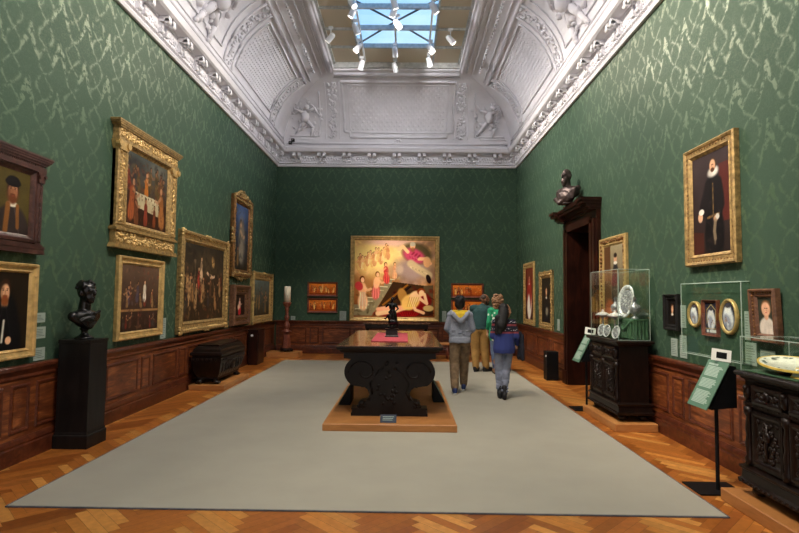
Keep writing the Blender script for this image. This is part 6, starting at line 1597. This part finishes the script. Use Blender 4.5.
def trousers(J, mat, parent, r=STD, th=0.022, hem=0.05, bag=1.0, seed=1):
    P = [('e', tuple(v3(*J['pelvis'])), (r['hipw'] + 0.015, r['hipd'] + 0.02, 0.12)), ('c', tuple(v3(*J['pelvis'])), tuple(v3(*J['pelvis']) + v3(0, 0, 0.10)), r['hipw'] * 0.93, r['waistw'] * 0.98, 0.75)]
    rr = random.Random(seed)
    for s in 'lr':
        a, k, h_ = v3(*J['ankle_' + s]), v3(*J['knee_' + s]), v3(*J['hip_' + s])
        P += [('c', tuple(h_), tuple(k), r['thigh'] + th * 1.1, r['knee'] + th * 1.2 + 0.012), ('c', tuple(k), tuple(a + v3(0, 0, 0.02)), r['knee'] + th * 1.2 + 0.012, r['ankle'] + th * bag + 0.006), ('e', tuple(h_ + v3(0, -0.03, 0.0)), (r['thigh'] + 0.026, 0.088, 0.10)), ('e', tuple(k * 0.7 + a * 0.3 + v3(0, -0.012, 0)), (r['knee'] * 1.05 + 0.02, r['knee'] * 1.15 + 0.022, 0.12))]
        for q in range(7):
            f = rr.uniform(0.05, 0.95); c = k * f + a * (1 - f); P.append(('c', tuple(c + v3(-0.05, -0.045, rr.uniform(-0.03, 0.03))), tuple(c + v3(0.05, -0.045, rr.uniform(-0.03, 0.03))), 0.018, 0.016))
    return fuse(P, 'trousers', mat, parent, 0.009, 3)
trousers(J, M_KHAKID, r, bag=1.2)
for s in 'lr': shoe(J, s, M_SHOEB, M_SOLE, r)
r.scale = (0.965,) * 3; settle(r, 0.0145)

# ---- man in dark teal sweater, leaning, head turned to the right
BIG = dict(STD, hipw=0.175, hipd=0.125, waistw=0.175, waistd=0.135, chestw=0.185, chestd=0.13, arm=0.055, elbow=0.043, thigh=0.09, knee=0.06)
J = dict(pelvis=(0, -0.02, 0.93), waist=(0.0, 0.02, 1.08), chest=(0.02, 0.07, 1.27), neck=(0.06, 0.12, 1.43), head_base=(0.085, 0.14, 1.49), sh_l=(-0.15, 0.09, 1.385), sh_r=(0.215, 0.10, 1.365),
         el_l=(-0.23, 0.18, 1.14), el_r=(0.30, 0.20, 1.12), wr_l=(-0.10, 0.33, 1.12), wr_r=(0.25, 0.40, 1.06), hip_l=(-0.095, -0.02, 0.88), hip_r=(0.095, -0.02, 0.88),
         knee_l=(-0.10, 0.03, 0.48), knee_r=(0.105, 0.02, 0.48), ankle_l=(-0.10, -0.03, 0.095), ankle_r=(0.13, 0.0, 0.095), toe_l=(-0.03, 0.12, 0.045), toe_r=(0.25, 0.10, 0.045))
r = empty('person', (1.69, 12.0, 0.015), (0, 0, -0.05), 'bearded man in dark teal sweater and khaki trousers, turning his head right', 'person')
h, R_, hc = head_prims((0.11, 0.14, 1.58), -1.35, 0.02, 1.1)
B = torso(J, BIG) + limbs(J, BIG) + h
hand(B, J['wr_l'], (0.6, 0.6, 0.1), (0, -0.3, -1)); hand(B, J['wr_r'], (-0.4, 0.8, 0.0), (0, -0.3, -1))
fuse(B, 'body', M_SKIN_D, r, 0.0075, 3)
fuse([('e', tuple(hc + R_ @ v3(0, -0.022, 0.048)), (0.082, 0.092, 0.080)), ('e', tuple(hc + R_ @ v3(0, -0.052, 0.01)), (0.074, 0.058, 0.06))], 'hair', plain('short_greying_hair', rgb(66, 50, 42), 0.7), r, 0.009, 2)
fuse([('e', tuple(hc + R_ @ v3(0, 0.055, -0.088)), (0.05, 0.048, 0.04)), ('e', tuple(hc + R_ @ v3(0.05, 0.025, -0.06)), (0.022, 0.04, 0.05)), ('e', tuple(hc + R_ @ v3(-0.05, 0.025, -0.06)), (0.022, 0.04, 0.05)), ('e', tuple(hc + R_ @ v3(0, 0.09, -0.045)), (0.028, 0.012, 0.007))], 'beard', M_HAIRB, r, 0.008, 1)
arms = [('c', J['sh_' + s], J['el_' + s], 0.074, 0.064) for s in 'lr'] + [('c', J['el_' + s], tuple(v3(*J['wr_' + s]) * 0.93 + v3(*J['el_' + s]) * 0.07), 0.062, 0.046) for s in 'lr']
top = [('e', (0.015, 0.06, 1.25), (0.215, 0.165, 0.19)), ('c', (0, 0.0, 1.0), (0.02, 0.06, 1.25), 0.215, 0.21, 0.74), ('c', J['sh_l'], J['sh_r'], 0.085, 0.085), ('e', (0.0, -0.01, 0.95), (0.215, 0.165, 0.085)), ('c', (0.03, 0.08, 1.33), (0.06, 0.115, 1.43), 0.12, 0.075)] + arms
hem(fuse(top, 'sweater', M_TEAL, r, 0.01, 3), 0.915)
trousers(J, M_KHAKI, r, BIG, 0.026, bag=1.3, seed=4)
for s in 'lr': shoe(J, s, M_SHOEK, M_SHOEK, r)
settle(r, 0.0145)

# ---- woman with curly hair in green patterned top, mostly behind the girl
def spotted(name, base, dot, scale, thr):
    m, nt, bs = new_mat(name)
    tc = nd(nt, 'ShaderNodeTexCoord'); vo = nd(nt, 'ShaderNodeTexVoronoi', Scale=scale); nt.links.new(tc.outputs['Object'], vo.inputs['Vector'])
    rp = ramp(nt, [(thr, dot), (thr + 0.06, base)]); nt.links.new(vo.outputs['Distance'], rp.inputs['Fac']); nt.links.new(rp.outputs[0], bs.inputs['Base Color']); bs.inputs['Roughness'].default_value = 0.85
    return m
M_GREENP = spotted('green_flowered_cotton', rgb(34, 150, 106), rgb(214, 226, 214), 9.0, 0.24)
J = dict(pelvis=(0, 0, 0.92), waist=(0, 0.01, 1.06), chest=(0, 0.02, 1.24), neck=(0, 0.02, 1.40), head_base=(0, 0.03, 1.465), sh_l=(-0.155, 0.01, 1.35), sh_r=(0.155, 0.01, 1.35), el_l=(-0.20, -0.02, 1.09), el_r=(0.20, 0.02, 1.09),
         wr_l=(-0.20, 0.10, 0.88), wr_r=(0.10, 0.20, 1.05), hip_l=(-0.085, 0, 0.87), hip_r=(0.085, 0, 0.87), knee_l=(-0.08, 0.0, 0.48), knee_r=(0.09, 0.06, 0.49), ankle_l=(-0.07, -0.06, 0.095), ankle_r=(0.09, 0.08, 0.095), toe_l=(-0.06, 0.09, 0.045), toe_r=(0.11, 0.24, 0.045))
r = empty('person', (2.03, 11.72, 0.015), (0, 0, 0.1), 'woman with curly light brown hair in green flowered top, mostly hidden behind the girl', 'person')
h, R_, hc = head_prims((0, 0.04, 1.565), 0.35)
W = dict(STD, chestw=0.145, chestd=0.10, arm=0.042)
B = torso(J, W) + limbs(J, W) + h
hand(B, J['wr_l'], (0, 0.3, -1), (1, 0, 0), 0.92); hand(B, J['wr_r'], (-0.8, 0.5, 0.1), (0, -0.3, -1), 0.92)
fuse(B, 'body', M_SKIN_L, r, 0.0075, 3)
P = [('e', tuple(hc + R_ @ v3(0, -0.03, 0.04)), (0.10, 0.11, 0.10)), ('e', tuple(hc + v3(0, -0.06, -0.06)), (0.105, 0.07, 0.10)), ('e', tuple(hc + v3(-0.02, -0.06, -0.15)), (0.10, 0.05, 0.06))]
rr = random.Random(9)
for k in range(110):
    a = rr.uniform(0, 6.28); t = rr.uniform(-1.0, 1)
    q = hc + v3(0.115 * math.cos(a) * math.sqrt(max(0.1, 1 - t * t * .7)), -0.045 + 0.105 * math.sin(a) * math.sqrt(max(0.1, 1 - t * t * .7)), 0.0 + 0.135 * t)
    if (R_.T @ (q - hc))[1] > 0.055 and t < 0.6: continue
    P.append(('e', tuple(q), (0.024, 0.024, 0.022)))
fuse(P, 'hair', M_HAIRC, r, 0.008, 1)
top = [('e', (0, 0.015, 1.24), (0.175, 0.125, 0.18)), ('c', (0, 0.0, 0.80), (0, 0.015, 1.2), 0.20, 0.165, 0.7), ('c', J['sh_l'], J['sh_r'], 0.068, 0.068), ('c', (0, 0.015, 1.30), (0, 0.02, 1.40), 0.11, 0.07)] + [('c', J['sh_' + s], J['el_' + s], 0.06, 0.054) for s in 'lr'] + [('c', J['el_' + s], tuple(v3(*J['wr_' + s]) * 0.6 + v3(*J['el_' + s]) * 0.4), 0.052, 0.046) for s in 'lr']
fuse(top, 'top', M_GREENP, r, 0.01, 3)
trousers(J, M_JEANSB, r, W, 0.012, bag=0.8, seed=6)
for s in 'lr': shoe(J, s, M_BOOT, M_SHOEK, r, boot=0.20)
settle(r, 0.0145)

# ---- girl with long black hair in navy patterned sweater and grey jeans, walking away
def banded():
    m, nt, bs = new_mat('navy_patterned_knit'); L = nt.links.new
    tc = nd(nt, 'ShaderNodeTexCoord'); sp = nd(nt, 'ShaderNodeSeparateXYZ'); L(tc.outputs['Object'], sp.inputs[0])
    mr = nd(nt, 'ShaderNodeMapRange'); mr.inputs[1].default_value = 0.80; mr.inputs[2].default_value = 1.45; L(sp.outputs['Z'], mr.inputs[0])
    def p(z): return (z - 0.80) / 0.65
    nv, bl, rd = rgb(26, 27, 46), rgb(52, 64, 128), rgb(142, 62, 70)
    r1 = ramp(nt, [(0, bl), (p(1.07), bl), (p(1.075), rd), (p(1.105), nv), (p(1.20), rd), (p(1.235), nv)], 'CONSTANT'); L(mr.outputs[0], r1.inputs[0])
    ck = nd(nt, 'ShaderNodeTexVoronoi', Scale=34.0); L(tc.outputs['Object'], ck.inputs['Vector'])
    rp = ramp(nt, [(0.30, (1, 1, 1, 1)), (0.36, (0, 0, 0, 1))]); L(ck.outputs['Distance'], rp.inputs[0])
    r2 = ramp(nt, [(0, (0, 0, 0, 1)), (p(1.125), (1, 1, 1, 1)), (p(1.165), (0, 0, 0, 1)), (p(1.255), (1, 1, 1, 1)), (p(1.285), (0, 0, 0, 1))], 'CONSTANT'); L(mr.outputs[0], r2.inputs[0])
    mu = nd(nt, 'ShaderNodeMath', operation='MULTIPLY'); L(rp.outputs[0], mu.inputs[0]); L(r2.outputs[0], mu.inputs[1])
    mx = nd(nt, 'ShaderNodeMixRGB'); L(mu.outputs[0], mx.inputs[0]); L(r1.outputs[0], mx.inputs[1]); mx.inputs[2].default_value = rgb(196, 190, 200)
    L(mx.outputs[0], bs.inputs['Base Color']); bs.inputs['Roughness'].default_value = 0.9
    return m
M_KNIT = banded()
J = dict(pelvis=(0, 0, 0.86), waist=(0, 0.01, 0.99), chest=(0, 0.02, 1.15), neck=(0, 0.02, 1.30), head_base=(0, 0.03, 1.36), sh_l=(-0.145, 0.01, 1.255), sh_r=(0.145, 0.01, 1.255), el_l=(-0.195, 0.02, 1.02), el_r=(0.215, 0.0, 1.02),
         wr_l=(-0.12, 0.20, 0.98), wr_r=(0.245, 0.13, 0.88), hip_l=(-0.08, 0, 0.81), hip_r=(0.08, 0, 0.81), knee_l=(-0.085, 0.04, 0.45), knee_r=(0.035, 0.02, 0.45), ankle_l=(-0.07, -0.02, 0.095), ankle_r=(-0.005, -0.13, 0.095), toe_l=(-0.075, 0.13, 0.045), toe_r=(-0.005, 0.015, 0.045))
r = empty('person', (1.645, 8.88, 0.015), (0, 0, -0.1), 'girl with long black hair in navy patterned sweater and grey jeans, walking away', 'person')
G = dict(STD, hipw=0.14, chestw=0.14, chestd=0.095, waistw=0.125, thigh=0.07, arm=0.04, knee=0.048, ankle=0.034)
h, R_, hc = head_prims((0.02, 0.04, 1.455), -1.15, -0.05, 1.04)
B = torso(J, G) + limbs(J, G) + h
hand(B, J['wr_l'], (0.7, 0.5, 0), (0, -0.3, 1), 0.9); hand(B, J['wr_r'], (0.05, 0.8, -0.5), (-1, 0, 0), 0.9, 0.9)
fuse(B, 'body', M_SKIN_T, r, 0.0075, 3)
P = [('e', tuple(hc + R_ @ v3(0, -0.032, 0.048)), (0.094, 0.094, 0.088)), ('e', tuple(hc + v3(-0.04, -0.055, -0.03)), (0.085, 0.065, 0.11)), ('c', tuple(hc + v3(-0.03, -0.07, -0.02)), (-0.05, -0.115, 1.22), 0.095, 0.085, 0.7), ('c', (-0.05, -0.115, 1.24), (-0.08, -0.12, 1.10), 0.08, 0.04, 0.7), ('c', (-0.105, -0.085, 1.34), (-0.135, -0.09, 1.08), 0.06, 0.03, 0.8), ('c', (-0.02, -0.11, 1.25), (-0.02, -0.12, 1.15), 0.06, 0.03), ('c', tuple(hc + v3(0.0, -0.075, -0.06)), (0.01, -0.11, 1.24), 0.055, 0.03)]
fuse(P, 'hair', M_HAIRB, r, 0.008, 2)
arms = [('c', J['sh_' + s], J['el_' + s], 0.058, 0.052) for s in 'lr'] + [('c', J['el_' + s], tuple(v3(*J['wr_' + s]) * 0.95 + v3(*J['el_' + s]) * 0.05), 0.05, 0.04) for s in 'lr']
top = [('e', (0, 0.015, 1.15), (0.17, 0.12, 0.17)), ('c', (0, -0.005, 0.80), (0, 0.01, 1.12), 0.19, 0.165, 0.76), ('e', (0, -0.005, 0.76), (0.182, 0.135, 0.05)), ('c', J['sh_l'], J['sh_r'], 0.066, 0.066), ('c', (0, 0.015, 1.20), (0, 0.02, 1.30), 0.11, 0.068), ('e', (0, 0, 0.83), (0.18, 0.125, 0.06))] + arms
hem(fuse(top, 'sweater', M_KNIT, r, 0.009, 3), 0.745)
trousers(J, M_JEANS, r, G, 0.012, bag=0.9, seed=8)
for s in 'lr': shoe(J, s, M_SHOEK, M_SHOEK, r, boot=0.06)
r.scale = (0.97,) * 3; settle(r, 0.0145)
jk = empty('jacket', (1.655, 8.88, 0.0), (0, 0, -0.1), 'dark jacket hanging over the right forearm of the girl in patterned sweater', 'jacket')
rr = random.Random(2)
P = [('c', (0.235, 0.02, 1.06), (0.275, 0.20, 0.95), 0.05, 0.045)]
for k in range(7): P.append(('c', (0.262 + rr.uniform(-0.01, 0.025), 0.0 + 0.028 * k, 1.03 - 0.012 * k), (0.255 + rr.uniform(-0.02, 0.04), -0.015 + 0.034 * k, 0.67 + rr.uniform(-0.02, 0.04)), 0.03, 0.034))
fuse(P, 'cloth', M_NAVY, jk, 0.009, 3)
